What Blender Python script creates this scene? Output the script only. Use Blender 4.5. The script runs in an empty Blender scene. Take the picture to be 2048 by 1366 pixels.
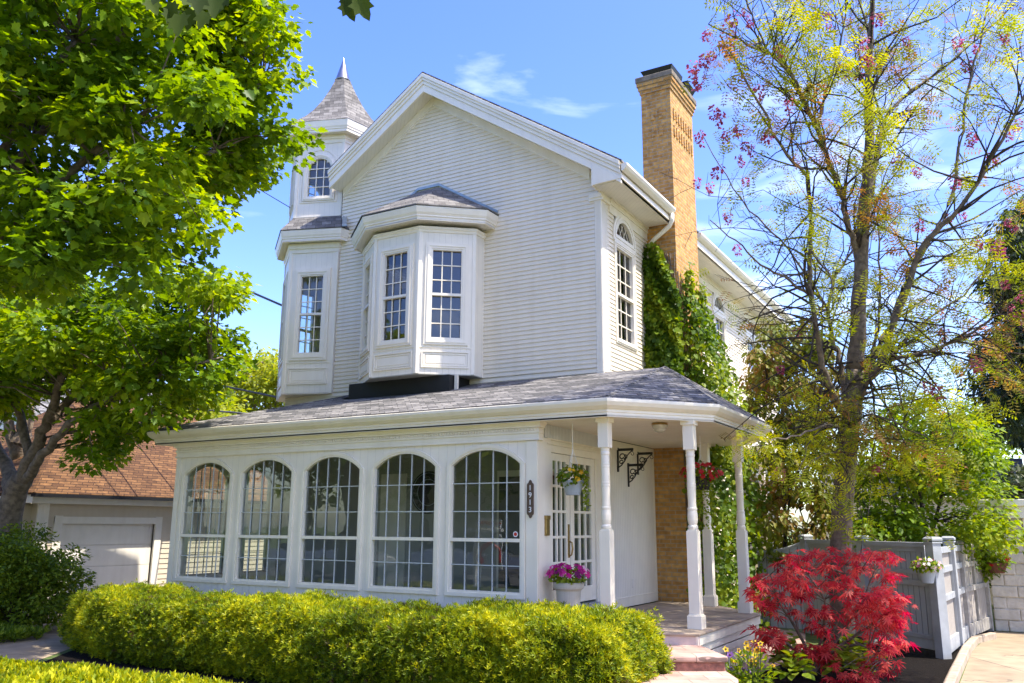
import bpy, math, random
import numpy as np
from mathutils import Vector
R=math.radians
rng=np.random.default_rng(7); random.seed(7)
sc=bpy.context.scene
col=sc.collection
# ---------------------------------------------------------------- camera
CAM=np.array([5.3673,-12.1656,1.2246]); F=1704.02; YAW,PIT,ROL=.5252,.2127,.0053
FW=np.array([-math.sin(YAW)*math.cos(PIT),math.cos(YAW)*math.cos(PIT),math.sin(PIT)])
_rt=np.array([math.cos(YAW),math.sin(YAW),0]); _up=np.cross(_rt,FW)
RT=_rt*math.cos(ROL)+_up*math.sin(ROL); UP=-_rt*math.sin(ROL)+_up*math.cos(ROL)
cd=bpy.data.cameras.new('camera'); cam=bpy.data.objects.new('camera',cd); col.objects.link(cam)
from mathutils import Matrix
m=Matrix.Identity(4)
for i in range(3):
    m[i][0]=RT[i]; m[i][1]=UP[i]; m[i][2]=-FW[i]; m[i][3]=CAM[i]
cam.matrix_world=m
cd.sensor_width=36; cd.lens=F/2048*36; cd.clip_end=2000; cd.clip_start=.05
sc.camera=cam
def at(u,v,d):
    "point seen at photo position (u,v), d metres deep"
    return CAM+(FW+RT*(u-1024)/F-UP*(v-683)/F)*d
# ---------------------------------------------------------------- sky and sun
SUN_EL,SUN_AZ=R(62),R(7)          # azimuth from +X towards +Y
w=bpy.data.worlds.new('World'); sc.world=w; w.use_nodes=True
nt=w.node_tree; nt.nodes.clear()
def N(nt,t,**k):
    n=nt.nodes.new(t)
    for a,b in k.items(): setattr(n,a,b)
    return n
L=lambda nt,a,b: nt.links.new(a,b)
out=N(nt,'ShaderNodeOutputWorld'); bg=N(nt,'ShaderNodeBackground'); sky=N(nt,'ShaderNodeTexSky')
sky.sky_type='NISHITA'; sky.sun_disc=False; sky.sun_elevation=SUN_EL; sky.sun_rotation=math.pi/2-SUN_AZ
sky.air_density=1.0; sky.dust_density=1.6; sky.ozone_density=1.5; sky.altitude=100
tc=N(nt,'ShaderNodeTexCoord'); mp=N(nt,'ShaderNodeMapping'); mp.inputs['Scale'].default_value=(1.6,1.0,7.5); mp.inputs['Location'].default_value=(.35,.1,.2); mp.inputs['Rotation'].default_value=(0,.12,.5)
nz=N(nt,'ShaderNodeTexNoise'); nz.inputs['Scale'].default_value=1.5; nz.inputs['Detail'].default_value=7; nz.inputs['Roughness'].default_value=.55; nz.inputs['Distortion'].default_value=.5
cr=N(nt,'ShaderNodeValToRGB'); cr.color_ramp.elements[0].position=.56; cr.color_ramp.elements[1].position=.9; cr.color_ramp.elements[1].color=(.6,.6,.6,1)
mx=N(nt,'ShaderNodeMix',data_type='RGBA'); mx.inputs['B'].default_value=(6.2,6.6,7.4,1)
L(nt,tc.outputs['Generated'],mp.inputs[0]); L(nt,mp.outputs[0],nz.inputs['Vector']); L(nt,nz.outputs['Fac'],cr.inputs[0]); L(nt,cr.outputs[0],mx.inputs['Factor'])
hsv=N(nt,'ShaderNodeHueSaturation'); hsv.inputs['Saturation'].default_value=1.34; hsv.inputs['Hue'].default_value=.524; L(nt,sky.outputs[0],hsv.inputs['Color']); L(nt,hsv.outputs[0],mx.inputs['A']); L(nt,mx.outputs['Result'],bg.inputs['Color']); L(nt,bg.outputs[0],out.inputs[0])
bg.inputs['Strength'].default_value=.13
sd=bpy.data.lights.new('sun','SUN'); sd.energy=2.65; sd.angle=R(.6); sd.color=(1,.93,.82)
so=bpy.data.objects.new('sun',sd); col.objects.link(so)
SUNV=Vector((math.cos(SUN_EL)*math.cos(SUN_AZ),math.cos(SUN_EL)*math.sin(SUN_AZ),math.sin(SUN_EL)))
so.rotation_euler=SUNV.to_track_quat('Z','Y').to_euler(); so.location=(12,2,20)
vs=sc.view_settings; vs.view_transform='Standard'; vs.look='None'; vs.exposure=1.93; vs.gamma=1
try:
    sc.cycles.max_bounces=8; sc.cycles.transparent_max_bounces=12; sc.cycles.diffuse_bounces=4
except Exception: pass
# ---------------------------------------------------------------- materials
def newmat(name):
    ma=bpy.data.materials.new(name); ma.use_nodes=True; t=ma.node_tree; t.nodes.clear()
    o=N(t,'ShaderNodeOutputMaterial'); b=N(t,'ShaderNodeBsdfPrincipled'); L(t,b.outputs[0],o.inputs[0])
    return ma,t,b,o
def c4(c): return (*c,1)
def noise_col(t,c1,c2,scale,detail=5,vec=None,lo=.35,hi=.65):
    n=N(t,'ShaderNodeTexNoise'); n.inputs['Scale'].default_value=scale; n.inputs['Detail'].default_value=detail
    if vec is None:
        g=N(t,'ShaderNodeNewGeometry'); vec=g.outputs['Position']
    L(t,vec,n.inputs['Vector'])
    r=N(t,'ShaderNodeValToRGB'); r.color_ramp.elements[0].position=lo; r.color_ramp.elements[1].position=hi
    r.color_ramp.elements[0].color=c4(c1); r.color_ramp.elements[1].color=c4(c2)
    L(t,n.outputs['Fac'],r.inputs[0]); return r.outputs[0],n
def plain(name,c,rough=.5,var=.12,scale=6,bump=.0,bscale=40,metal=0,spec=.5):
    ma,t,b,o=newmat(name)
    c2=tuple(max(0,x*(1-var)) for x in c)
    k,n=noise_col(t,c2,c,scale)
    if 'paint' in name or 'siding' in name:   # faint run-off streaks
        g0=N(t,'ShaderNodeNewGeometry'); m0=N(t,'ShaderNodeMapping'); m0.inputs['Scale'].default_value=(5,5,.45); L(t,g0.outputs['Position'],m0.inputs[0])
        s0,_n=noise_col(t,(.945,.935,.91),(1,1,1),1.2,7,m0.outputs[0],.30,.58); mm=N(t,'ShaderNodeMix',data_type='RGBA',blend_type='MULTIPLY'); mm.inputs['Factor'].default_value=1; L(t,k,mm.inputs['A']); L(t,s0,mm.inputs['B']); k=mm.outputs['Result']
    L(t,k,b.inputs['Base Color']); b.inputs['Roughness'].default_value=rough; b.inputs['Metallic'].default_value=metal
    b.inputs['Specular IOR Level'].default_value=spec
    if bump:
        g=N(t,'ShaderNodeNewGeometry'); n2=N(t,'ShaderNodeTexNoise'); n2.inputs['Scale'].default_value=bscale; n2.inputs['Detail'].default_value=6
        L(t,g.outputs['Position'],n2.inputs['Vector']); bp=N(t,'ShaderNodeBump'); bp.inputs['Strength'].default_value=bump; bp.inputs['Distance'].default_value=.02
        L(t,n2.outputs['Fac'],bp.inputs['Height']); L(t,bp.outputs[0],b.inputs['Normal'])
    return ma
def math_n(t,op,a,bv=None,cv=None):
    n=N(t,'ShaderNodeMath',operation=op)
    for i,x in enumerate((a,bv,cv)):
        if x is None: continue
        if isinstance(x,(int,float)): n.inputs[i].default_value=x
        else: L(t,x,n.inputs[i])
    return n.outputs[0]
def grooved(name,c,pitch,depth=.6,rough=.5,width=.12,kx=1,ky=1,line=.72):
    "painted boards with vertical grooves"
    ma,t,b,o=newmat(name)
    g=N(t,'ShaderNodeNewGeometry'); s=N(t,'ShaderNodeSeparateXYZ'); L(t,g.outputs['Position'],s.inputs[0])
    h=math_n(t,'ADD',math_n(t,'MULTIPLY',s.outputs[0],kx),math_n(t,'MULTIPLY',s.outputs[1],ky))
    fr=math_n(t,'FRACT',math_n(t,'DIVIDE',h,pitch))
    d=math_n(t,'ABSOLUTE',math_n(t,'SUBTRACT',fr,.5)); ht=math_n(t,'SMOOTH_MIN',math_n(t,'DIVIDE',d,width),1,.3)
    bp=N(t,'ShaderNodeBump'); bp.inputs['Strength'].default_value=depth; bp.inputs['Distance'].default_value=.012
    L(t,ht,bp.inputs['Height']); L(t,bp.outputs[0],b.inputs['Normal'])
    k,n=noise_col(t,tuple(x*.93 for x in c),c,3)
    gr=N(t,'ShaderNodeMapRange'); gr.inputs['From Max'].default_value=.9; gr.inputs['To Min'].default_value=line; L(t,ht,gr.inputs[0]); cc=N(t,'ShaderNodeCombineColor'); [L(t,gr.outputs[0],cc.inputs[i]) for i in range(3)]
    mu=N(t,'ShaderNodeMix',data_type='RGBA',blend_type='MULTIPLY'); mu.inputs['Factor'].default_value=1; L(t,k,mu.inputs['A']); L(t,cc.outputs[0],mu.inputs['B'])
    L(t,mu.outputs['Result'],b.inputs['Base Color']); b.inputs['Roughness'].default_value=rough
    return ma
def brickmat(name,c1,c2,mortar,bw=.205,bh=.068,ms=.006,mode='wall',rough=.85,bump=.5,off=.5,kx=1,ky=1,var=.25,nscale=9):
    ma,t,b,o=newmat(name)
    g=N(t,'ShaderNodeNewGeometry'); s=N(t,'ShaderNodeSeparateXYZ'); L(t,g.outputs['Position'],s.inputs[0])
    cb=N(t,'ShaderNodeCombineXYZ')
    if mode=='wall':
        L(t,math_n(t,'ADD',math_n(t,'MULTIPLY',s.outputs[0],kx),math_n(t,'MULTIPLY',s.outputs[1],ky)),cb.inputs[0]); L(t,s.outputs[2],cb.inputs[1])
    else:
        a=R(32); L(t,math_n(t,'ADD',math_n(t,'MULTIPLY',s.outputs[0],math.cos(a)),math_n(t,'MULTIPLY',s.outputs[1],math.sin(a))),cb.inputs[0])
        L(t,math_n(t,'SUBTRACT',math_n(t,'MULTIPLY',s.outputs[1],math.cos(a)),math_n(t,'MULTIPLY',s.outputs[0],math.sin(a))),cb.inputs[1])
    # slight wander of the courses
    n0=N(t,'ShaderNodeTexNoise'); n0.inputs['Scale'].default_value=3.5; L(t,g.outputs['Position'],n0.inputs['Vector'])
    mxv=N(t,'ShaderNodeVectorMath',operation='MULTIPLY_ADD'); L(t,n0.outputs['Color'],mxv.inputs[0]); mxv.inputs[1].default_value=(.012,bh*.22,0); L(t,cb.outputs[0],mxv.inputs[2])
    bt=N(t,'ShaderNodeTexBrick'); bt.offset=off; bt.inputs['Scale'].default_value=1; bt.inputs['Brick Width'].default_value=bw; bt.inputs['Row Height'].default_value=bh
    bt.inputs['Mortar Size'].default_value=ms; bt.inputs['Mortar Smooth'].default_value=.3; bt.inputs['Bias'].default_value=-.1
    bt.inputs['Color1'].default_value=c4(c1); bt.inputs['Color2'].default_value=c4(c2); bt.inputs['Mortar'].default_value=c4(mortar)
    L(t,mxv.outputs[0],bt.inputs['Vector'])
    n=N(t,'ShaderNodeTexNoise'); n.inputs['Scale'].default_value=nscale; n.inputs['Detail'].default_value=8; L(t,g.outputs['Position'],n.inputs['Vector'])
    r=N(t,'ShaderNodeMapRange'); r.inputs['From Min'].default_value=.3; r.inputs['From Max'].default_value=.7; r.inputs['To Min'].default_value=1-var; r.inputs['To Max'].default_value=1+var*.6; L(t,n.outputs['Fac'],r.inputs[0])
    mu=N(t,'ShaderNodeMix',data_type='RGBA',blend_type='MULTIPLY'); mu.inputs['Factor'].default_value=1; L(t,bt.outputs['Color'],mu.inputs['A'])
    cc=N(t,'ShaderNodeCombineColor'); [L(t,r.outputs[0],cc.inputs[i]) for i in range(3)]; L(t,cc.outputs[0],mu.inputs['B'])
    L(t,mu.outputs['Result'],b.inputs['Base Color']); b.inputs['Roughness'].default_value=rough; b.inputs['Specular IOR Level'].default_value=.25
    n3=N(t,'ShaderNodeTexNoise'); n3.inputs['Scale'].default_value=120; L(t,g.outputs['Position'],n3.inputs['Vector'])
    hh=math_n(t,'ADD',math_n(t,'SUBTRACT',1,bt.outputs['Fac']),math_n(t,'MULTIPLY',n3.outputs['Fac'],.35))
    bp=N(t,'ShaderNodeBump'); bp.inputs['Strength'].default_value=bump; bp.inputs['Distance'].default_value=.012; L(t,hh,bp.inputs['Height']); L(t,bp.outputs[0],b.inputs['Normal'])
    return ma
def leafmat(name,cols,trans=.45,rough=.45):
    ma,t,b,o=newmat(name)
    a=N(t,'ShaderNodeAttribute'); a.attribute_name='tint'
    r=N(t,'ShaderNodeValToRGB'); e=r.color_ramp.elements
    while len(e)<len(cols): e.new(.5)
    for i,c in enumerate(cols): e[i].position=i/(len(cols)-1); e[i].color=c4(c)
    L(t,a.outputs['Fac'],r.inputs[0])
    L(t,r.outputs[0],b.inputs['Base Color']); b.inputs['Roughness'].default_value=rough; b.inputs['Specular IOR Level'].default_value=.22
    tr=N(t,'ShaderNodeBsdfTranslucent'); hs=N(t,'ShaderNodeHueSaturation'); hs.inputs['Hue'].default_value=.48; hs.inputs['Saturation'].default_value=1.1; hs.inputs['Value'].default_value=1.5
    L(t,r.outputs[0],hs.inputs['Color']); L(t,hs.outputs[0],tr.inputs[0])
    ms=N(t,'ShaderNodeMixShader'); ms.inputs[0].default_value=trans; L(t,b.outputs[0],ms.inputs[1]); L(t,tr.outputs[0],ms.inputs[2]); L(t,ms.outputs[0],o.inputs[0])
    return ma
def glassmat(name,tint=(.82,.87,.85),refl=1.0):
    ma,t,b,o=newmat(name); t.nodes.remove(b)
    # ripple of old panes
    g=N(t,'ShaderNodeNewGeometry'); n=N(t,'ShaderNodeTexNoise'); n.inputs['Scale'].default_value=2.2; L(t,g.outputs['Position'],n.inputs['Vector'])
    bp=N(t,'ShaderNodeBump'); bp.inputs['Strength'].default_value=.05; bp.inputs['Distance'].default_value=.05; L(t,n.outputs['Fac'],bp.inputs['Height'])
    gl=N(t,'ShaderNodeBsdfGlossy'); gl.inputs['Roughness'].default_value=.0; L(t,bp.outputs[0],gl.inputs['Normal'])
    tr=N(t,'ShaderNodeBsdfTransparent'); tr.inputs[0].default_value=c4(tint)
    ms=N(t,'ShaderNodeMixShader'); dt=N(t,'ShaderNodeVectorMath',operation='DOT_PRODUCT'); L(t,g.outputs['Normal'],dt.inputs[0]); L(t,g.outputs['Incoming'],dt.inputs[1]); ca=math_n(t,'ABSOLUTE',dt.outputs['Value']); k=math_n(t,'MINIMUM',math_n(t,'MULTIPLY_ADD',math_n(t,'POWER',math_n(t,'SUBTRACT',1,ca),4.0),.9,.11*refl),1); L(t,k,ms.inputs[0]); L(t,tr.outputs[0],ms.inputs[1]); L(t,gl.outputs[0],ms.inputs[2]); L(t,ms.outputs[0],o.inputs[0])
    return ma
M={}
M['siding']=plain('vinyl_siding',(.80,.71,.55),.42,.05,1.5)
M['white']=plain('white_paint',(.86,.79,.66),.38,.05,2.5,bump=.03,bscale=25)
M['porch_white']=plain('porch_paint',(.84,.77,.62),.42,.06,3,bump=.03,bscale=30)
M['bead']=grooved('bead_board',(.83,.77,.64),.068,.5,.45,.10)
M['bead_fine']=grooved('ribbed_board',(.70,.70,.66),.045,1.0,.5,.3)
M['panel']=grooved('tongue_board',(.85,.78,.65),.14,.35,.4,.045,line=.8)
M['soffit']=grooved('soffit_board',(.78,.74,.66),.1,.5,.5,.05)
M['shingle']=brickmat('roof_shingle',(.10,.097,.094),(.29,.275,.26),(.035,.035,.035),.26,.043,.005,ky=.83,bump=.9,var=.35,nscale=14,off=.37)
M['shingle_steep']=brickmat('tower_shingle',(.115,.108,.10),(.225,.213,.197),(.035,.034,.033),.24,.1,.004,ky=.83,bump=.8,var=.3,nscale=10,off=.4)
M['brown_shingle']=brickmat('brown_shingle',(.09,.042,.016),(.19,.095,.036),(.03,.014,.008),.24,.06,.006,ky=.9,kx=.7,bump=.9,var=.35,nscale=8)
M['brick']=brickmat('tan_brick',(.43,.215,.055),(.61,.345,.10),(.40,.30,.19),.2,.068,.009,bump=.6,var=.3,nscale=11)
M['paver']=brickmat('stamped_paver',(.42,.26,.205),(.50,.35,.285),(.22,.15,.12),.42,.24,.006,mode='floor',bump=.4,var=.25,nscale=5)
M['red_stone']=plain('red_stone',(.36,.15,.10),.8,.55,14,bump=.5,bscale=60)
M['block']=plain('white_block',(.58,.53,.44),.8,.2,6,bump=.8,bscale=18)
M['concrete']=brickmat('concrete',(.29,.225,.15),(.33,.26,.175),(.12,.10,.08),2.6,2.1,.012,mode='floor',bump=.25,var=.22,nscale=4,off=0)
M['pale_concrete']=plain('pale_concrete',(.5,.46,.39),.9,.15,5,bump=.2,bscale=70)
M['kerbstone']=plain('kerb_stone',(.42,.34,.25),.9,.35,6,bump=.3,bscale=50)
M['mulch']=plain('mulch',(.013,.010,.008),.95,.7,45,bump=1.0,bscale=60,spec=.1)
M['asphalt']=plain('asphalt',(.11,.11,.105),.9,.3,20,bump=.3,bscale=90)
M['lawn']=plain('lawn',(.10,.15,.025),.9,.5,9,bump=.6,bscale=90)
M['deck']=plain('deck_board',(.36,.28,.20),.75,.3,5,bump=.3,bscale=60)
M['step_riser']=plain('riser_board',(.62,.50,.42),.7,.2,6,bump=.1)
M['capstone']=plain('chimney_crown',(.22,.18,.13),.9,.4,9,bump=.5,bscale=40)
M['black']=plain('black_metal',(.012,.012,.013),.4,.2,8)
M['flash']=plain('black_flashing',(.012,.012,.013),.6,.2,8)
M['lead']=plain('lead_flashing',(.42,.46,.44),.45,.2,12,metal=.6)
M['tin']=plain('tin_cone',(.42,.41,.40),.28,.15,8,metal=1)
M['brass']=plain('brass',(.42,.29,.11),.35,.3,20,metal=.9)
M['bronze']=plain('bronze_plate',(.10,.06,.035),.5,.25,20)
M['cream']=plain('cream_paint',(.80,.75,.65),.5,.05,5)
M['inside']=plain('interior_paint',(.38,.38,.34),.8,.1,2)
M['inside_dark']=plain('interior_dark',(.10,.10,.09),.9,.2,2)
M['floor_in']=plain('interior_floor',(.22,.17,.12),.6,.3,4)
M['curtain']=grooved('curtain',(.45,.46,.42),.11,1.0,.8,.4)
M['muntin_grey']=plain('muntin_grey',(.5,.52,.49),.45,.05,3)
M['glass']=glassmat('window_glass')
M['glass_far']=glassmat('window_glass_sheer',(.5,.55,.6),1.6)
M['grey_paint']=plain('grey_fence_paint',(.35,.37,.38),.6,.2,5,bump=.1,bscale=50)
M['grey_wood']=plain('weathered_wood',(.36,.34,.30),.8,.35,7,bump=.3,bscale=45)
M['grey_boards']=grooved('fence_board',(.34,.36,.37),.115,1.0,.65,.075,kx=.72,ky=-.70,line=.35)
M['grey_boards2']=grooved('fence_board_weathered',(.34,.31,.27),.13,1.0,.8,.07,kx=.1,ky=1,line=.35)
M['bark']=plain('bark',(.20,.155,.11),.95,.55,12,bump=1.0,bscale=26)
M['bark_dark']=plain('bark_dark',(.05,.038,.03),.95,.4,12,bump=.8,bscale=40)
M['bark_pale']=plain('bark_pale',(.27,.2,.13),.95,.55,9,bump=1.0,bscale=22)
M['twigs']=plain('hedge_twigs',(.05,.036,.02),.95,.5,20)
M['tan_siding']=plain('tan_siding',(.58,.50,.38),.55,.06,3)
M['clay']=plain('planter_clay',(.50,.46,.37),.7,.12,7,bump=.05)
M['pail']=plain('grey_pail',(.34,.38,.40),.6,.1,7)
M['rust_basket']=plain('rust_basket',(.16,.06,.035),.8,.4,20,bump=.4)
M['soil']=plain('soil',(.03,.022,.015),.95,.4,30)
M['cable']=plain('cable_rubber',(.10,.10,.10),.6,.1,5)
M['lamp_glass']=plain('lamp_glass',(.5,.46,.36),.2,.15,20)
M['leaf_maple']=leafmat('maple_leaf',[(.055,.115,.007),(.13,.235,.010),(.29,.38,.016)],.52)
M['leaf_near']=leafmat('shaded_maple_leaf',[(.018,.035,.003),(.03,.055,.004),(.05,.08,.006)],.3,.7)  # canopy shade put into the colour: a darker copy of the maple leaf
M['leaf_hedge']=leafmat('yew_leaf',[(.10,.055,.02),(.06,.115,.006),(.23,.29,.007),(.52,.50,.012)],.38)
M['leaf_shrub']=leafmat('shrub_leaf',[(.06,.11,.012),(.13,.20,.016),(.26,.33,.03)],.4)
M['leaf_ivy']=leafmat('ivy_leaf',[(.05,.105,.008),(.12,.20,.012),(.26,.31,.02)],.42)
M['leaf_locust']=leafmat('locust_leaf',[(.28,.15,.045),(.15,.21,.012),(.26,.31,.014),(.42,.42,.018)],.5)
M['leaf_dog']=leafmat('dogwood_leaf',[(.06,.12,.008),(.14,.23,.012),(.28,.34,.02)],.48)
M['leaf_mag']=leafmat('magnolia_leaf',[(.07,.10,.014),(.15,.18,.02),(.28,.16,.05)],.35)
M['leaf_ever']=leafmat('spruce_leaf',[(.016,.03,.008),(.03,.045,.01),(.05,.06,.014)],.15)
M['leaf_pale']=leafmat('spring_leaf',[(.16,.22,.02),(.25,.29,.03),(.34,.36,.05)],.5)
M['leaf_red']=leafmat('red_maple_leaf',[(.28,.016,.014),(.60,.06,.045),(.84,.24,.16)],.5)
M['leaf_lime']=leafmat('lime_leaf',[(.12,.2,.012),(.22,.3,.02),(.3,.36,.04)],.4)
M['petal_pink']=leafmat('pink_petal',[(.20,.04,.06),(.38,.07,.12),(.48,.2,.24)],.35)
M['petal_petunia']=leafmat('petunia_petal',[(.13,.004,.07),(.42,.008,.16),(.62,.03,.25),(.8,.7,.75)],.3)
M['petal_yellow']=leafmat('yellow_petal',[(.6,.32,.01),(.75,.45,.02),(.8,.55,.05)],.3)
M['petal_red']=leafmat('red_petal',[(.35,.01,.01),(.5,.02,.02),(.6,.05,.05)],.3)
M['petal_white']=leafmat('white_petal',[(.5,.05,.1),(.75,.6,.6),(.8,.8,.76)],.3)
M['petal_purple']=leafmat('purple_petal',[(.16,.06,.25),(.25,.12,.35),(.3,.2,.45)],.3)
M['car_paint']=plain('car_paint',(.30,.32,.34),.25,.05,3,metal=.5)
M['rubber']=plain('rubber',(.02,.02,.02),.8,.2,10)
M['sign_white']=plain('sign_white',(.8,.8,.78),.4,.04,4)
M['sign_red']=plain('sign_red',(.55,.03,.02),.4,.04,4)
# ---------------------------------------------------------------- mesh helpers
OFF={}
def off(o): return OFF.get(o.name,np.zeros(3)) if o is not None else np.zeros(3)
class MB:
    def __init__(s): s.v=[]; s.f=[]
    def poly(s,pts):
        n=len(s.v); s.v+= [tuple(map(float,p)) for p in pts]; s.f.append(tuple(range(n,n+len(pts)))); return s
    def box(s,x0,x1,y0,y1,z0,z1):
        return s.obox((x0,y0,z0),(x1-x0,0,0),(0,y1-y0,0),(0,0,z1-z0))
    def obox(s,o,a,b,c):
        o,a,b,c=map(np.array,(o,a,b,c)); n=len(s.v)
        for i in range(8): s.v.append(tuple(map(float,o+a*(i&1)+b*(i>>1&1)+c*(i>>2&1))))
        fs=[(0,2,3,1),(4,5,7,6),(0,1,5,4),(2,6,7,3),(0,4,6,2),(1,3,7,5)]
        if np.dot(np.cross(a,b),c)<0: fs=[f[::-1] for f in fs]
        s.f+= [tuple(n+k for k in f) for f in fs]; return s
    def prism(s,pts,ext):
        pts=[np.array(p,float) for p in pts]; e=np.array(ext,float); n=len(s.v); k=len(pts)
        s.v+= [tuple(p) for p in pts]+[tuple(p+e) for p in pts]
        s.f.append(tuple(range(n+k-1,n-1,-1))); s.f.append(tuple(range(n+k,n+2*k)))
        for i in range(k):
            j=(i+1)%k; s.f.append((n+i,n+j,n+k+j,n+k+i))
        return s
    def tube(s,pts,rad,n=8,cap=True):
        pts=[np.array(p,float) for p in pts]; k=len(pts)
        if isinstance(rad,(int,float)): rad=[rad]*k
        b=len(s.v); ref=np.array([.13,.37,.92])
        for i,p in enumerate(pts):
            d=pts[min(i+1,k-1)]-pts[max(i-1,0)]; d=d/(np.linalg.norm(d)+1e-9)
            r=ref if abs(d@ref)<.95 else np.array([1,0,0.])
            a=np.cross(d,r); a/=np.linalg.norm(a); c=np.cross(d,a)
            for j in range(n):
                t=2*math.pi*j/n; s.v.append(tuple(p+rad[i]*(a*math.cos(t)+c*math.sin(t))))
        for i in range(k-1):
            for j in range(n):
                s.f.append((b+i*n+j,b+i*n+(j+1)%n,b+(i+1)*n+(j+1)%n,b+(i+1)*n+j))
        if cap:
            s.f.append(tuple(b+j for j in range(n-1,-1,-1))); s.f.append(tuple(b+(k-1)*n+j for j in range(n)))
        return s
    def lathe(s,prof,c,n=20,cap=True):
        b=len(s.v); k=len(prof)
        for r,z in prof:
            for j in range(n):
                t=2*math.pi*j/n; s.v.append((c[0]+r*math.cos(t),c[1]+r*math.sin(t),c[2]+z))
        for i in range(k-1):
            for j in range(n): s.f.append((b+i*n+j,b+i*n+(j+1)%n,b+(i+1)*n+(j+1)%n,b+(i+1)*n+j))
        if cap:
            s.f.append(tuple(b+j for j in range(n-1,-1,-1))); s.f.append(tuple(b+(k-1)*n+j for j in range(n)))
        return s
    def sweep(s,prof,path,closed=False,cap=True):
        "profile [(outward,z)] along a horizontal path (x,y); outward is to the right of travel"
        path=[np.array(p[:2],float) for p in path]; k=len(path); m_=len(prof); b=len(s.v)
        for i,p in enumerate(path):
            ds=[]
            if i>0 or closed: d=p-path[i-1]; ds.append(d/np.linalg.norm(d))
            if i<k-1 or closed: d=path[(i+1)%k]-p; ds.append(d/np.linalg.norm(d))
            ns=[np.array([d[1],-d[0]]) for d in ds]
            nn=sum(ns); nn/=np.linalg.norm(nn); nn=nn/max(.3,nn@ns[0])
            for o,z in prof: s.v.append((p[0]+nn[0]*o,p[1]+nn[1]*o,z))
        seg=k if closed else k-1
        for i in range(seg):
            for j in range(m_):
                a0=b+i*m_+j; a1=b+i*m_+(j+1)%m_; c0=b+((i+1)%k)*m_+j; c1=b+((i+1)%k)*m_+(j+1)%m_
                s.f.append((a0,c0,c1,a1))
        if cap and not closed:
            s.f.append(tuple(b+j for j in range(m_))); s.f.append(tuple(b+(k-1)*m_+j for j in range(m_-1,-1,-1)))
        return s
    def build(s,name,mat,parent=None,loc=None,smooth=False,bevel=0,recalc=True):
        o0=off(parent) if parent is not None else (np.array(loc,float) if loc is not None else np.zeros(3))
        me=bpy.data.meshes.new(name); me.from_pydata([tuple(np.array(v)-o0) for v in s.v],[],s.f)
        if recalc:
            import bmesh
            bm=bmesh.new(); bm.from_mesh(me); bmesh.ops.recalc_face_normals(bm,faces=bm.faces); bm.to_mesh(me); bm.free()
        me.materials.append(M[mat])
        o=bpy.data.objects.new(name,me); col.objects.link(o)
        if parent is not None: o.parent=parent
        elif loc is not None: o.location=loc
        OFF[o.name]=o0
        if smooth: me.polygons.foreach_set('use_smooth',[True]*len(me.polygons))
        if bevel:
            bv=o.modifiers.new('bevel','BEVEL'); bv.width=bevel; bv.segments=2; bv.limit_method='ANGLE'; bv.angle_limit=R(40)
        return o
def thing(name,label,cat,loc=(0,0,0),group=None):
    o=bpy.data.objects.new(name,None); col.objects.link(o); o.location=loc; o.empty_display_size=.2
    OFF[o.name]=np.array(loc,float); return tag(o,label,cat,group)
def tag(o,label=None,cat=None,group=None,kind=None):
    if label: o['label']=label
    if cat: o['category']=cat
    if group: o['group']=group
    if kind: o['kind']=kind
    return o
def copy_tree(o,loc,rz=0,label=None,group=None):
    def rec(a,par):
        c=a.copy(); col.objects.link(c); c.parent=par
        for ch in list(a.children): rec(ch,c)
        return c
    c=rec(o,None); c.location=loc; c.rotation_euler=(0,0,rz)
    if label: c['label']=label
    if group: c['group']=group
    return c
class Fr:
    "wall frame: s along the wall, z up, n outward"
    def __init__(s,o,ang):
        a=R(ang); s.o=np.array([o[0],o[1],0.]); s.d=np.array([math.cos(a),math.sin(a),0]); s.n=np.array([math.sin(a),-math.cos(a),0])
    def __call__(s,a,z,n=0): p=s.o+s.d*a+s.n*n; return (p[0],p[1],z)
    def box(s,mb,a0,a1,z0,z1,n0,n1): return mb.obox(s(a0,z0,n0),s.d*(a1-a0),s.n*(n1-n0),(0,0,z1-z0))
def outline(s0,s1,z0,zs,rise,k=14):
    "closed outline: bottom left, bottom right, right spring, arch to left spring"
    pts=[(s0,z0),(s1,z0)]
    if rise<=0: return pts+[(s1,zs),(s0,zs)]
    w_=(s1-s0)/2; c=(s0+s1)/2
    r=(w_*w_+rise*rise)/(2*rise); zc=zs+rise-r; a=math.asin(min(1,w_/r))
    if rise>w_*.98: r=w_; zc=zs; a=math.pi/2
    for i in range(k+1):
        t=a-2*a*i/k; pts.append((c+r*math.sin(t),zc+r*math.cos(t)))
    return pts
def archz(s,s0,s1,zs,rise):
    if rise<=0: return zs
    w_=(s1-s0)/2; c=(s0+s1)/2; r=(w_*w_+rise*rise)/(2*rise); zc=zs+rise-r
    return zc+math.sqrt(max(0,r*r-(s-c)**2))
def ring(mb,fr,po,pi_,n0,n1):
    "raised ring between outlines po (outer) and pi_ (inner)"
    k=len(po)
    for i in range(k):
        j=(i+1)%k
        a,b,c,d=po[i],po[j],pi_[j],pi_[i]
        mb.poly([fr(*a,n1),fr(*b,n1),fr(*c,n1),fr(*d,n1)])
        mb.poly([fr(*a,n0),fr(*b,n0),fr(*b,n1),fr(*a,n1)]); mb.poly([fr(*d,n1),fr(*c,n1),fr(*c,n0),fr(*d,n0)])
    return mb
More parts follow.
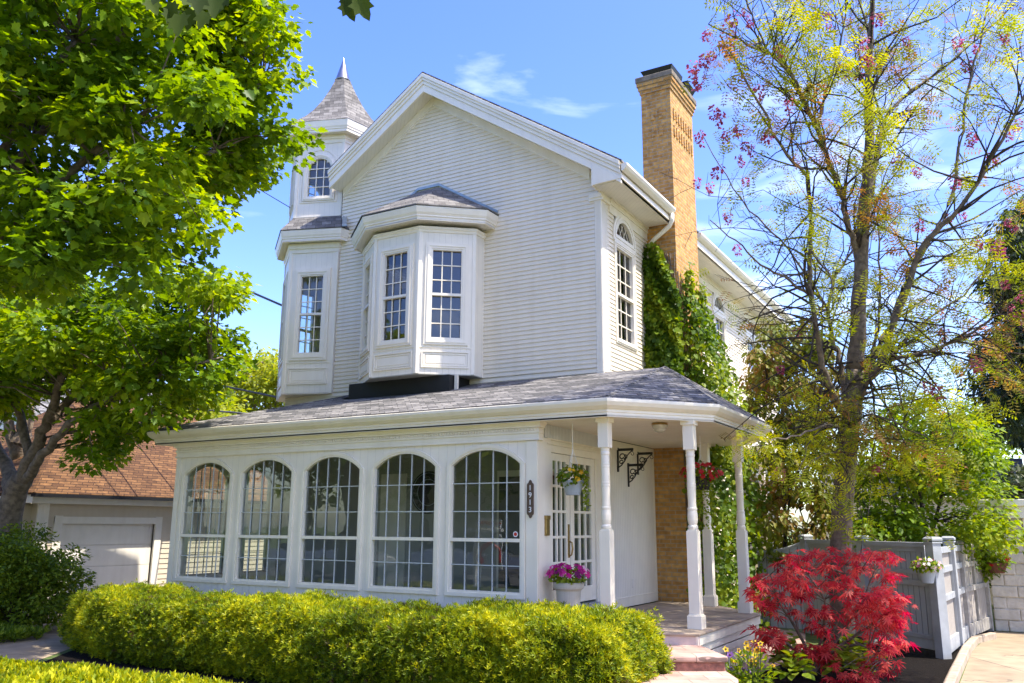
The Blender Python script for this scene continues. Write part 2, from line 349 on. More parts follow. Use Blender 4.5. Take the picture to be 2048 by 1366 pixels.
def window(fr,s0,s1,z0,zs,rise,parent,cols,rows_up,rows_lo,rail,casing=.07,n=.03,glass='glass',mun=.009,sill=True,inner=None,name='window',trimmat='white',sashmat='cream',depth=.05,step=True,munmat='porch_white'):
    "s0..zs is the glass; casing around it, sash, muntins, pane"
    fw_=.028
    g=outline(s0,s1,z0,zs,rise); f1=outline(s0-fw_,s1+fw_,z0-fw_,zs,rise+(fw_ if rise>0 else 0)) if rise>0 else outline(s0-fw_,s1+fw_,z0-fw_,zs+fw_,0)
    c1=outline(s0-fw_-casing,s1+fw_+casing,z0-fw_-casing,zs,rise+fw_+casing*.9) if rise>0 else outline(s0-fw_-casing,s1+fw_+casing,z0-fw_-casing,zs+fw_+casing,0)
    mb=MB(); ring(mb,fr,c1,f1,-.02,n)
    if step:
        i0=casing*.35; i1=casing*.62
        a=outline(s0-fw_-i1,s1+fw_+i1,z0-fw_-i1,zs,rise+fw_+i1*.9) if rise>0 else outline(s0-fw_-i1,s1+fw_+i1,z0-fw_-i1,zs+fw_+i1,0)
        b=outline(s0-fw_-i0,s1+fw_+i0,z0-fw_-i0,zs,rise+fw_+i0*.9) if rise>0 else outline(s0-fw_-i0,s1+fw_+i0,z0-fw_-i0,zs+fw_+i0,0)
        ring(mb,fr,a,b,n-.005,n+.012)
    wo=mb.build(name,trimmat,parent)
    sm=MB(); ring(sm,fr,f1,g,-depth,n-.012)
    if rail is not None: fr.box(sm,s0,s1,rail-.022,rail+.022,-depth+.004,n-.006)
    so_=sm.build('sash',sashmat,wo)
    mu=MB(); nm0,nm1=-depth+.012,-depth+.026
    for i in range(1,cols):
        s=s0+(s1-s0)*i/cols; fr.box(mu,s-mun,s+mun,z0,archz(s,s0,s1,zs,rise),nm0,nm1)
    segs=[]
    if rail is not None:
        top=zs+rise*.0 if rise>0 else zs
        segs+= [z0+(rail-z0)*i/rows_lo for i in range(1,rows_lo)]
        segs+= rows_up if isinstance(rows_up,list) else [rail+(zs-rail)*i/rows_up for i in range(1,rows_up)]
    else:
        segs+= rows_up if isinstance(rows_up,list) else [z0+(zs-z0)*i/rows_up for i in range(1,rows_up)]
    for z in segs:
        a,b=s0,s1
        fr.box(mu,a,b,z-mun,z+mun,nm0+.0015,nm1+.0015)
    if mu.f: mu.build('muntin',munmat,wo)
    pn=MB(); pn.poly([fr(a,z,-depth+.006) for a,z in g]); pn.build('pane',glass,wo,recalc=False)
    return wo
def siding(mb,fr,z0,z1,left,right,holes=(),exp=.0745,lip=.014):
    z=z0
    while z<z1-1e-6:
        zt=min(z+exp,z1)
        spans=[(left,right)]
        hs=sorted([(h[0],h[1]) for h in holes if h[2]<zt-.001 and h[3]>z+.001])
        cuts=[]; 
        L0=[left(z),left(zt)] if callable(left) else [left,left]; R0=[right(z),right(zt)] if callable(right) else [right,right]
        cur=L0
        for a,b in hs:
            cuts.append((cur,[a,a])); cur=[b,b]
        cuts.append((cur,R0))
        for (a0,a1),(b0,b1) in cuts:
            if b0<=a0: continue
            if b1<a1: a1=b1=(a1+b1)/2
            mb.poly([fr(a0,z,lip),fr(b0,z,lip),fr(b1,zt,0),fr(a1,zt,0)])
            mb.poly([fr(a0,z,-.002),fr(b0,z,-.002),fr(b0,z,lip),fr(a0,z,lip)])
        z=zt
def rawmesh(name,V,Fs,mat,parent=None,loc=None,tint=None,smooth=False):
    "V (n,3); Fs list of (faces array (m,k)); tint per face"
    o0=off(parent) if parent is not None else (np.array(loc,float) if loc is not None else np.zeros(3))
    me=bpy.data.meshes.new(name); me.vertices.add(len(V)); me.vertices.foreach_set('co',(np.asarray(V,np.float32)-o0.astype(np.float32)).ravel())
    tot=sum(f.size for f in Fs); nf=sum(len(f) for f in Fs)
    me.loops.add(tot); me.loops.foreach_set('vertex_index',np.concatenate([f.ravel() for f in Fs]).astype(np.int32))
    st=[];c=0
    for f in Fs:
        k=f.shape[1]; st.append(c+np.arange(len(f))*k); c+=f.size
    me.polygons.add(nf); me.polygons.foreach_set('loop_start',np.concatenate(st).astype(np.int32))
    me.update(calc_edges=True)
    if tint is not None:
        a=me.attributes.new('tint','FLOAT','FACE'); a.data.foreach_set('value',np.asarray(tint,np.float32))
    me.materials.append(M[mat])
    o=bpy.data.objects.new(name,me); col.objects.link(o)
    if parent is not None: o.parent=parent
    elif loc is not None: o.location=loc
    OFF[o.name]=o0
    return o
# leaf templates: x = along the leaf from its stalk, y = across, z = up
def T_quad(w=.5): return np.array([(0,0,0),(.45,w/2,.06),(1,0,-.05),(.45,-w/2,.06)]),[np.array([[0,1,2,3]])]
def T_fold(w=.6): return np.array([(0,0,0),(.3,w/2,.08),(.7,w*.42,.05),(1,0,-.08),(.7,-w*.42,.05),(.3,-w/2,.08)]),[np.array([[0,1,2,3],[0,3,4,5]])]
def T_maple():
    h=[(0,.0),(-.08,.20),(.12,.28),(.18,.50),(.36,.34),(.62,.42),(.60,.22),(.80,.16),(1.02,0)]
    up=[(x,y,.22*y) for x,y in h]; lo=[(x,-y,.22*y) for x,y in h[1:-1]]
    V=np.array(up+lo); n=len(h)
    f1=list(range(0,n)); f2=[0]+list(range(n,n+len(h)-2))+[n-1]
    return V,[np.array([f1]),np.array([f2[::-1]])]
def T_palm(n=7,w=.12):
    "finely cut leaf: n narrow lobes"
    V=[(0,0,0)];Fl=[]
    for i in range(n):
        a=R(-110+220*i/(n-1)); l=1-.45*abs(i-(n-1)/2)/((n-1)/2)
        d=np.array([math.cos(a),math.sin(a)]); q=np.array([-d[1],d[0]])
        b=len(V)
        for t,sx,z in ((.4,1,.03),(1,0,-.12),(.4,-1,.03)):
            p=d*l*t+q*w*sx*l; V.append((p[0],p[1],z))
        Fl.append([0,b+2,b+1,b])
    return np.array(V),[np.array(Fl)]
def T_sprig(n=5,w=.16):
    V=[];Fl=[]
    for i in range(n):
        a=2*math.pi*i/n; e=.55 if i else 1.2
        if i==0: d=np.array([.15,0,1])
        else: d=np.array([math.cos(a)*.8,math.sin(a)*.8,.62])
        q=np.cross(d,[.3,.2,1.] if i else [0,1,0]); q/=np.linalg.norm(q)
        b=len(V); V+= [tuple(d*0),tuple(d*.5+q*w),tuple(d*1.0),tuple(d*.5-q*w)]; Fl.append([b,b+1,b+2,b+3])
    return np.array(V),[np.array(Fl)]
def leaves(name,tmpl,P,D,Nn,size,mat,parent=None,loc=None,tint=None):
    "P points, D leaf directions, Nn rough normals, size per leaf"
    V,Fs=tmpl; n=len(P); k=len(V)
    D=D/(np.linalg.norm(D,axis=1,keepdims=True)+1e-9)
    B=np.cross(Nn,D); B/= (np.linalg.norm(B,axis=1,keepdims=True)+1e-9); Z=np.cross(D,B)
    size=np.broadcast_to(size,(n,))[:,None,None]
    W=P[:,None,:]+size*(V[None,:,0:1]*D[:,None,:]+V[None,:,1:2]*B[:,None,:]+V[None,:,2:3]*Z[:,None,:])
    if tint is None: tint=rng.random(n)
    FF=[];TT=[]
    base=np.arange(n)*k
    for f in Fs:
        FF.append((base[:,None,None]+f[None]).reshape(-1,f.shape[1])); TT.append(np.repeat(tint,len(f)))
    return rawmesh(name,W.reshape(-1,3),FF,mat,parent,loc,np.concatenate(TT))
def rnd(n,s=1.0): return rng.normal(0,s,(n,3))
def clump_leaves(C,rad,per,flat=.55,shell=.55,up=.8,droop=.35):
    "leaf points on and in flattened clumps around centres C (k,3)"
    k=len(C); rad=np.broadcast_to(rad,(k,)); n=k*per
    d=rnd(n); d/=np.linalg.norm(d,axis=1,keepdims=True); r=shell+(1-shell)*rng.random(n)**.6
    r=r*np.repeat(rad,per); Pp=np.repeat(C,per,axis=0)+d*r[:,None]*np.array([1,1,flat])
    out_=d*np.array([1,1,.6]); Dd=out_*np.array([1,1,.3])+np.array([0,0,-droop])+rnd(n,.45)
    Nn=np.array([0,0,up])+out_*.45+rnd(n,.35)
    return Pp,Dd,Nn
# ================================================================ ground
def sheet(name,pts,z,mat,kind='structure',thick=0):
    mb=MB()
    if thick: mb.prism([(x,y,z-thick) for x,y in pts],(0,0,thick))
    else: mb.poly([(x,y,z) for x,y in pts])
    return tag(mb.build(name,mat,recalc=bool(thick)),kind=kind)
GZ=-.6
sheet('ground',[(-300,-300),(300,-300),(300,300),(-300,300)],GZ-.004,'lawn')
sheet('road',[(-120,-21),(120,-21),(120,-14.2),(-120,-14.2)],GZ,'asphalt')
sheet('driveway',[(-11.9,3.2),(-11.9,-2.0),(-10.2,-14.2),(-4.0,-14.2),(-4.7,-8.0),(-5.7,-5.6),(-7.3,-3.5),(-7.3,3.2)],GZ,'concrete')
sheet('bounce_pavement',[(-60,-11.4),(3.2,-11.4),(3.2,-9.6),(-60,-9.6)],GZ+.004,'pale_concrete')  # unseen strip, added to bounce light up onto the shaded front
# right hand driveway with kerb
sheet('driveway',[(4.56,-14.2),(9.5,-14.2),(9.5,6.2),(4.84,6.2),(4.60,3.2)],GZ,'concrete')
kb=MB(); kb.sweep([(0,GZ-.1),(.13,GZ-.1),(.13,GZ+.07),(.10,GZ+.10),(0,GZ+.10)],[(4.58,-9),(4.58,.5),(4.60,3.0),(4.66,4.2),(4.9,5.0)][::-1]); 
tag(kb.build('kerb','kerbstone',bevel=.012),kind='structure')
sheet('mulch_bed',[(1.9,-9),(4.5,-9),(4.5,.5),(4.56,3.2),(4.85,6.25),(4.3,6.25),(2.9,5.0),(2.05,4.3),(2.6,2.6),(2.2,-1.2),(2.3,-2.0),(2.6,-2.6)],GZ+.008,'mulch')
sheet('path',[(1.95,-1.1),(2.15,-1.2),(2.42,-.4),(2.45,.8),(2.35,2.2),(2.0,3.9),(1.3,4.4),(1.3,2.5),(2.0,1.2)],GZ+.014,'paver')
sheet('paved_walk',[(.4,-2.9),(2.5,-2.62),(2.78,-3.1),(4.0,-7.5),(4.4,-14.0),(3.3,-14.0),(2.7,-7.5),(2.2,-4.7),(1.85,-4.2),(.4,-3.6)],-.285,'paver',thick=.33)
sheet('hedge_shade_bed',[(-7.2,-2.6),(1.6,-2.6),(2.0,-4.6),(1.4,-7.0),(-4.2,-8.0),(-5.5,-5.6),(-7.1,-3.6)],GZ+.006,'mulch')  # dark sheet standing in for the shade between hedge and ground cover
# ================================================================ the house
HL='white two storey wooden house with porch, corner turret and tan brick chimney'
house=thing('house',HL,'house')
def part(mb,name,mat,**k): return mb.build(name,mat,house,**k)
EX=-5.6          # the front wall meets the turret here
APX,SL=-3.43,.668
fr_front=Fr((0,0),0); fr_right=Fr((0,0),90)
# siding
mb=MB(); rk=lambda z:9.25-z
siding(mb,fr_front,3.68,9.05,lambda z:max(EX,APX-(9.2-z)/SL),lambda z:min(-.06,APX+(9.2-z)/SL),holes=[(-4.6,-2.38,3.7,6.2)])
siding(mb,fr_front,3.30,3.68,-6.83,-.06)
o=part(mb,'front_wall','siding',recalc=False)
mb=MB()
RH=[(.5,1.34,4.23,6.40),(6.03,6.86,4.23,6.36),(8.72,10.0,4.23,6.36)]
siding(mb,fr_right,2.56,6.62,.2,11.7,RH); siding(mb,fr_right,-.6,2.56,2.02,11.7,[(8.72,10.0,.6,2.3)])
part(mb,'side_wall','siding',recalc=False)
mb=MB()   # left, back and inner faces
mb.poly([(-6.83,0,GZ),(-6.83,11.7,GZ),(-6.83,11.7,3.62),(-6.83,0,3.62)]); mb.poly([(-6.83,1.62,3.62),(-6.83,11.7,3.62),(-6.83,11.7,7.0),(-6.83,1.62,7.0)])
mb.poly([(-6.83,11.7,GZ),(0,11.7,GZ),(0,11.7,6.9),(APX,11.7,9.3),(-6.83,11.7,7.0)])
part(mb,'back_wall','siding',recalc=False)
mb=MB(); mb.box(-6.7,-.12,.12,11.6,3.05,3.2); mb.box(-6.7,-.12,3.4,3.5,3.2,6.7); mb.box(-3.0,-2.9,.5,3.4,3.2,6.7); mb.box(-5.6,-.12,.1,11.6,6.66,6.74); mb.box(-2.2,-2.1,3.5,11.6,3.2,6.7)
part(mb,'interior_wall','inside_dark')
# corner board at the front right corner, fluted
mb=MB(); mb.box(-.118,.004,-.018,.27,3.55,6.52); 
for i in range(5): fr_front.box(mb,-.108+i*.022,-.096+i*.022,3.6,6.45,.018,.026)
for i in range(5): fr_right.box(mb,.03+i*.05,.055+i*.05,3.6,6.45,.004,.012)
part(mb,'corner_board','white',bevel=.004)
mb=MB(); mb.box(-.20,.03,-.05,.30,6.515,6.60); mb.box(-.215,.04,-.035,.31,6.47,6.515); part(mb,'corner_capital','white',bevel=.004)
mb=MB(); fr_right.box(mb,.3,11.7,6.36,6.62,.002,.022); fr_right.box(mb,.3,11.7,6.50,6.62,.022,.04); fr_right.box(mb,.3,11.7,6.585,6.62,.04,.06); part(mb,'frieze_board','white')
# rake boards, soffit and frieze on the gable
ztop=lambda x:9.557-SL*abs(x-APX)
def rake(mb,x0,x1,d0,d1,y0,y1):
    z=lambda x:9.557-SL*abs(x-APX)
    mb.prism([(x0,y0,z(x0)-d0),(x1,y0,z(x1)-d0),(x1,y0,z(x1)-d1),(x0,y0,z(x0)-d1)],(0,y1-y0,0))
XL,XR=-5.66,.50
mb=MB()
for x0,x1 in ((XL,APX),(APX,XR)):
    rake(mb,x0,x1,.03,.105,-.415,-.30); rake(mb,x0,x1,.105,.16,-.395,-.30); rake(mb,x0,x1,.16,.235,-.372,-.30); rake(mb,x0,x1,.235,.385,-.352,-.30)
mb.prism([(.012,-.36,6.60),(.5,-.36,6.62),(.5,-.36,ztop(.5)-.30),(.012,-.36,ztop(.012)-.30)],(0,.05,0))
mb.box(-.01,.012,-.36,-.02,6.585,6.9)
part(mb,'rake_board','white',bevel=.004)
mb=MB()
for x0,x1 in ((XL,APX),(APX,.012)): rake(mb,x0,x1,.33,.345,-.30,.0)
mb.box(.0,.5,-.31,1.93,6.60,6.615); mb.box(0,.5,3.36,11.7,6.60,6.615)
part(mb,'soffit','soffit')
mb=MB()
for x0,x1 in ((-5.58,APX),(APX,-.19)): rake(mb,x0,x1,.345,.50,-.03,.0); rake(mb,x0,x1,.50,.53,-.018,0)
part(mb,'gable_frieze','white',bevel=.003)
# roof
mb=MB()
def slab(pts,t=.03): mb.prism(pts,(0,0,-t))
z=ztop
slab([(APX,-.40,z(APX)+.008),(.54,-.40,z(.54)+.008),(.54,12,z(.54)+.008),(APX,12,z(APX)+.008)])
slab([(-5.66,-.40,z(-5.66)+.008),(APX,-.40,z(APX)+.008),(APX,12,z(APX)+.008),(-5.66,12,z(-5.66)+.008)])
slab([(-7.3,1.7,z(-7.3)+.008),(-5.66,1.7,z(-5.66)+.008),(-5.66,12,z(-5.66)+.008),(-7.3,12,z(-7.3)+.008)])
part(mb,'roof','shingle')
# eaves on the right
GP=[(0,.0),(.03,.0),(.075,.04),(.10,.085),(.10,.12),(.09,.125),(.0,.115)]
def gut(mb,path,z0,**k): mb.sweep([(o_,z0+zz) for o_,zz in GP],path,**k)
mb=MB(); mb.sweep([(0,6.62),(.02,6.62),(.02,6.66),(0,6.74)],[(.5,-.36),(.5,1.93)]); mb.sweep([(0,6.60),(.02,6.60),(.02,6.74),(0,6.74)],[(.5,3.37),(.5,11.75)]); mb.box(.47,.5,-.35,1.93,6.60,6.86); mb.box(.47,.5,3.37,11.7,6.6,6.86)
mb.box(0.0,.5,1.93,1.95,6.6,6.8)
part(mb,'eave_fascia','white')
def gutter_path(pts): return pts
mb=MB(); gut(mb,[(.52,1.92),(.52,-.38)][::-1] if False else [(.52,-.38),(.52,1.92)],6.735); gut(mb,[(.52,3.4),(.52,11.8)],6.735); g1=part(mb,'gutter','white',bevel=.003)
mb=MB(); mb.tube([(.56,1.86,6.74),(.56,1.86,6.62),(.5,1.87,6.52),(.2,1.9,6.33),(.06,1.92,6.2),(.05,1.92,6.0),(.05,1.92,3.6)],.042,10); part(mb,'downspout','white',smooth=True)
# side windows with half round transoms
def side_win(a,b,arise,wide=.1):
    window(fr_right,a,b,4.26,5.83,0,house,3,3,3,5.02,casing=.07,n=.03)
    s0,s1=a-.02,b+.02
    mb=MB(); po=outline(a-.14,b+.14,5.93,6.1,min((b-a)/2+.14,.40)); pi_=outline(s0,s1,6.05,6.06,arise); ring(mb,fr_right,po,pi_,-.03,.03)
    for n_ in (.5,): 
        q=outline(a-.09,b+.09,5.98,6.09,min((b-a)/2+.1,.35)); q2=outline(a-.06,b+.06,6.0,6.08,min((b-a)/2+.06,.32)); ring(mb,fr_right,q,q2,.03,.042)
    wo=mb.build('transom_window','white',house)
    mu=MB(); c=(s0+s1)/2; w_=(s1-s0)/2
    for k in range(-2,3):
        x0=c+k*w_*.4
        for sg in (-1,1):
            x1=x0+sg*w_*.5; z0_,z1_=6.05,6.05+arise*.95
            if abs(x1-c)<w_*.92 and abs(x0-c)<w_: 
                z1_=min(z1_,archz(x1,s0,s1,6.06,arise)); mu.prism([fr_right(x0-.006,z0_,-.03),fr_right(x0+.006,z0_,-.03),fr_right(x1+.006,z1_,-.03),fr_right(x1-.006,z1_,-.03)],fr_right.n*.01)
    mu.build('muntin','porch_white',wo)
    p=MB(); p.poly([fr_right(s,zz,-.035) for s,zz in pi_]); p.build('pane','glass',wo,recalc=False)
    return wo
side_win(.57,1.27,.28); side_win(6.1,6.80,.27); side_win(8.78,9.96,.3)
# bay window ------------------------------------------------------
BX=-3.49
BP=[(BX-1.24,0),(BX-1.24,-.30),(BX-.485,-.905),(BX+.485,-.905),(BX+1.24,-.30),(BX+1.24,0)]
def faces_of(P): 
    r=[]
    for a,b in zip(P[:-1],P[1:]): r.append((Fr(a,math.degrees(math.atan2(b[1]-a[1],b[0]-a[0]))),math.dist(a,b)))
    return r
bay=thing('bay_window',None,None); bay.parent=house
def wallface(mb,fr,l,z0,z1,hole=None,n=0):
    "flat face with a rectangular (or arched) opening"
    if not hole: mb.poly([fr(0,z0,n),fr(l,z0,n),fr(l,z1,n),fr(0,z1,n)]); return
    a,b,c,d=hole
    for s0,s1,y0,y1 in ((0,a,z0,z1),(b,l,z0,z1),(a,b,z0,c),(a,b,d,z1)): mb.poly([fr(s0,y0,n),fr(s1,y0,n),fr(s1,y1,n),fr(s0,y1,n)])
def raised_panel(mb,fr,a,b,z0,z1):
    for k,(i,n0,n1) in enumerate(((0,-.002,.022),(.035,-.002,.012))):
        po=outline(a+i,b-i,z0+i,z1-i,0); q=.022; pi_=outline(a+i+q,b-i-q,z0+i+q,z1-i-q,0); ring(mb,fr,po,pi_,n0,n1)
    fr.box(mb,a+.075,b-.075,z0+.075,z1-.075,-.002,.008)
wall=MB(); trim=MB()
bf=faces_of(BP)
for i,(fr,l) in enumerate(bf):
    if i in (0,4): wallface(wall,fr,l,3.69,6.25); continue
    c=l/2; a,b=c-.245,c+.245
    wallface(wall,fr,l,3.69,6.25,(a-.03,b+.03,4.28,5.87))
    window(fr,a,b,4.31,5.845,0,house,3,3,3,5.06,casing=.10,n=.028)
    raised_panel(trim,fr,c-.40,c+.40,3.79,4.075)
    for s0,s1 in ((-.012,.05),(l-.05,l+.012)): fr.box(trim,s0,s1,3.69,6.16,-.01,.014)
    fr.box(trim,.045,l-.045,4.13,4.145,-.005,.012)
trim.sweep([(0,6.16),(.014,6.16),(.02,6.2),(.035,6.22),(.035,6.26),(0,6.26)],BP)
w_=wall.build('bay_wall','panel',bay,recalc=False); trim.build('bay_trim','white',bay,bevel=.003)
mb=MB(); mb.prism([(x,y,3.675) for x,y in BP],(0,0,.015)); mb.build('bay_floor','inside',bay); mb=MB(); mb.prism([(x,y,6.24) for x,y in BP],(0,0,.015)); mb.build('bay_ceiling','inside',bay)
CP=[(BX-1.46,0),(BX-1.46,-.34),(BX-.565,-1.10),(BX+.565,-1.10),(BX+1.46,-.34),(BX+1.46,0)]
mb=MB(); mb.prism([(x,y,6.325) for x,y in CP],(0,0,.01)); mb.build('bay_soffit','soffit',bay)
mb=MB(); mb.sweep([(-.03,6.31),(0,6.31),(0,6.37),(.018,6.375),(.018,6.40),(.04,6.44),(.06,6.52),(.06,6.545),(-.03,6.545)],CP); mb.build('bay_cornice','white',bay,bevel=.003)
mb=MB(); e=.075; Q=[(BX-1.53,0),(BX-1.53,-.38),(BX-.60,-1.175),(BX+.60,-1.175),(BX+1.53,-.38),(BX+1.53,0)]; zt=6.55; A_,B_=(BX-.22,0,7.34),(BX+.22,0,7.34)
q=[(x,y,zt) for x,y in Q]
for p_ in ([q[0],q[1],A_],[q[1],q[2],A_],[q[2],q[3],B_,A_],[q[3],q[4],B_],[q[4],q[5],B_]): mb.prism(p_,(0,0,.022))
mb.build('bay_roof','shingle_steep',bay)
mb=MB(); pts=[(BX-1.52,-.012,6.60),(BX-.24,-.012,7.37),(BX+.24,-.012,7.37),(BX+1.52,-.012,6.60)]
for a,b in zip(pts[:-1],pts[1:]): mb.obox((a[0],-.035,a[2]),(b[0]-a[0],0,b[2]-a[2]),(0,.03,0),(0,0,.05))
mb.build('roof_flashing','lead',bay)
mb=MB(); mb.box(-4.68,-2.52,-.62,-.0,3.40,3.672); mb.prism([(-4.95,-.02,3.52),(-4.95,-.5,3.45),(-4.7,-.62,3.43),(-4.7,-.02,3.56)],(0,0,.02)); part(mb,'bay_flashing','flash')
mb=MB(); mb.box(-2.5,-2.44,-.5,-.46,3.4,3.68); part(mb,'bay_prop','white')
# corner turret -----------------------------------------------------
def hexa(c,r,off_=0): 
    # first edge is the one facing the street: V1 -> V2
    return [(c[0]+r*math.cos(R(a)),c[1]+r*math.sin(R(a))) for a in (260+0,320,20,80,140,200)]
TC=(-6.386,.603); TC2=(-6.436,.69)
tower=thing('turret',None,None); tower.parent=house
H1=hexa(TC,1.0); H2=hexa(TC2,1.005)
# vertices at 260,320: edge from 260 to 320 faces 290 deg = front right of -Y
def closed_faces(P): return faces_of(P+[P[0]])
wall=MB(); trim=MB()
for i,(fr,l) in enumerate(closed_faces(H1)):
    c=l/2
    if i in (0,5,4):
        wallface(wall,fr,l,3.665,6.66,(c-.25,c+.25,4.43,6.02)); window(fr,c-.222,c+.222,4.46,5.99,0,house,3,3,3,5.22,casing=.125,n=.028)
    else: wallface(wall,fr,l,3.665,6.66)
    if i in (0,5):
        raised_panel(trim,fr,.10,.90,3.84,4.16); [fr.box(trim,a,b,3.665,6.47,-.01,.014) for a,b in ((-.01,.05),(.95,1.01))]
        fr.box(trim,.05,.95,4.25,4.262,-.005,.012)
trim.sweep([(0,6.47),(.016,6.47),(.02,6.54),(.04,6.56),(.045,6.66),(0,6.66)],H1,closed=True)
mb=MB(); mb.prism([(x,y,3.655) for x,y in H1],(0,0,.02)); mb.build('turret_floor','white',tower)
for i,(fr,l) in enumerate(closed_faces(H2)):
    c=l/2
    if i in (0,5,4,3):
        a,b=c-.24,c+.24; zs,ri=8.31,.20
        for s0,s1,y0,y1 in ((0,a-.03,6.9,9.0),(b+.03,l,6.9,9.0),(a-.03,b+.03,6.9,7.67),(a-.03,b+.03,8.56,9.0)): wall.poly([fr(s0,y0),fr(s1,y0),fr(s1,y1),fr(s0,y1)])
        po=outline(a-.03,b+.03,7.67,8.56,0); pi_=outline(a-.028,b+.028,7.672,zs,ri+.028)
        wo=window(fr,a,b,7.70,zs,ri,house,3,[7.70+.205,7.70+.41,zs-.01],1,None,casing=.075,n=.028)
        big=outline(.11,l-.11,7.56,8.32,.40); big2=outline(.135,l-.135,7.585,8.32,.375); ring(trim,fr,big,big2,-.002,.014)
        # fill between the arch and the square opening
        for s0,s1 in ((a-.03,a+.10),(b-.10,b+.03)): fr.box(wall,s0,s1,8.42,8.56,-.03,-.0)
    else: wallface(wall,fr,l,6.9,9.0)
    if i in (0,5): [fr.box(trim,p0,p1,7.25,8.84,-.01,.014) for p0,p1 in ((-.01,.05),(l-.05,l+.01))]; fr.box(trim,0,l,7.25,7.275,-.01,.02)
trim.sweep([(0,8.83),(.016,8.83),(.02,8.9),(.045,8.92),(.05,9.0),(0,9.0)],H2,closed=True)
wall.build('turret_wall','panel',tower,recalc=False); trim.build('turret_trim','white',tower,bevel=.003)
def cornice(c,r,z0,zt,nm):
    P_=hexa(c,r); mb=MB(); mb.sweep([(-.03,z0),(0,z0),(0,z0+.06),(.015,z0+.065),(.015,z0+.085),(.03,z0+.12),(.045,zt-.03),(.045,zt),(-.03,zt)],P_,closed=True); mb.build(nm,'white',tower,bevel=.003)
    mb=MB(); mb.prism([(x,y,z0+.012) for x,y in P_],(0,0,.01)); mb.build('turret_soffit','soffit',tower)
cornice(TC,1.20,6.66,6.885,'turret_cornice'); cornice(TC2,1.225,8.985,9.24,'turret_cornice')
mb=MB()
A1=hexa(TC,1.265); A2=hexa(TC2,1.0)
for i in range(6):
    j=(i+1)%6; mb.prism([(*A1[i],6.885),(*A1[j],6.885),(*A2[j],7.25),(*A2[i],7.25)],(0,0,.02))
mb.build('turret_skirt_roof','shingle_steep',tower)
mb=MB(); prof=[(1.29,9.235),(1.10,9.36),(.90,9.53),(.70,9.76),(.50,10.05),(.32,10.38),(.165,10.72)]
TT=(-6.40,.69)
for (r0,z0),(r1,z1) in zip(prof[:-1],prof[1:]):
    a=hexa(TC2 if r0>1 else TT,r0); b=hexa(TC2 if r1>1 else TT,r1)
    for i in range(6):
        j=(i+1)%6; mb.poly([(*a[i],z0),(*a[j],z0),(*b[j],z1),(*b[i],z1)])
tr_=mb.build('turret_roof','shingle_steep',tower)
mb=MB(); mb.lathe([(.16,0),(.175,.01),(.155,.03),(.07,.33),(.0,.58)],(TT[0],TT[1],10.70),24,cap=False); mb.build('turret_finial','tin',tower,smooth=True)
mb=MB(); a=A1[1]; b=A2[1]; mb.obox((a[0]+.02,a[1],6.9),(b[0]-a[0]+.02,b[1]-a[1],.37),(.09,.03,0),(0,0,.03)); mb.build('turret_flashing','lead',tower)
# chimney -----------------------------------------------------------
chim=thing('chimney',None,None); chim.parent=house
cx0,cx1,cy0,cy1=-.02,.558,2.015,3.31
mb=MB(); mb.box(cx0,cx1,cy0,cy1,GZ,9.30)
for k in range(3): e=.022*(k+1); mb.box(cx0-e,cx1+e,cy0-e,cy1+e,9.30+k*.075,9.30+(k+1)*.075)
def chipbox(x0,x1,y0,y1,z0,z1): mb.box(x0,x1,y0,y1,z0,z1)
for row in (8.83,8.49):
    for i in range(2): x=.205+i*.155; mb.box(x-.033,x+.033,cy0-.02,cy0+.01,row-.105,row+.105)
    for i in range(8): y=2.17+i*.143; mb.box(cx1-.01,cx1+.022,y-.033,y+.033,row-.105,row+.105)
mb.build('brick_shaft','brick',chim)
mb=MB(); mb.box(cx0-.085,cx1+.085,cy0-.085,cy1+.085,9.525,9.64); mb.build('chimney_crown','capstone',chim,bevel=.015)
mb=MB(); mb.prism([(.02,2.12,9.70),(.54,2.12,9.70),(.60,2.06,9.82),(-.04,2.06,9.82)],(0,.62,.02)); mb.prism([(.02,2.8,9.64),(.54,2.8,9.64),(.66,2.78,9.80),(-.04,2.78,9.80)],(0,.5,0)); mb.box(.05,.5,2.15,3.2,9.63,9.72); mb.build('chimney_cowl','black',chim)
# ================================================================ sunroom and porch (parts of the house)
DS=-2.375; SX0,SX1=-6.86,.077
frs=Fr((0,DS),0)       # s = world x
WL=[-6.615+1.3465*i for i in range(5)]; WW=1.06; ZB,ZS,RISE=.39,2.02,.195
mb=MB(); tm=MB()
xs=SX0
def sun_wall(mb,fr,a,b,wins,z0,z1):
    cur=a
    for (s0,s1) in wins:
        e=.028
        mb.poly([fr(cur,z0),fr(s0-e,z0),fr(s0-e,z1),fr(cur,z1)])
        mb.poly([fr(s0-e,z0),fr(s1+e,z0),fr(s1+e,ZB-e),fr(s0-e,ZB-e)])
        k=16; P_=[s0-e+(s1-s0+2*e)*i/k for i in range(k+1)]
        for i in range(k):
            za=archz(P_[i],s0-e,s1+e,ZS,RISE+e); zb=archz(P_[i+1],s0-e,s1+e,ZS,RISE+e)
            mb.poly([fr(P_[i],za),fr(P_[i+1],zb),fr(P_[i+1],z1),fr(P_[i],z1)])
        cur=s1+e
    mb.poly([fr(cur,z0),fr(b,z0),fr(b,z1),fr(cur,z1)])
wins=[(x,x+WW) for x in WL]
wins[-1]=(-1.235,-.168)
sun_wall(mb,frs,SX0,SX1,wins,-.62,2.56)
frl=Fr((SX0,0),-90)     # left wall, s runs towards the street, outward -X
lw=[(.28,1.02),(1.30,2.06)]
sun_wall(mb,frl,0,-DS,lw,-.62,2.56)
o=part(mb,'sunroom_wall','panel',recalc=False); sol=o.modifiers.new('thickness','SOLIDIFY'); sol.thickness=.08; sol.offset=-1
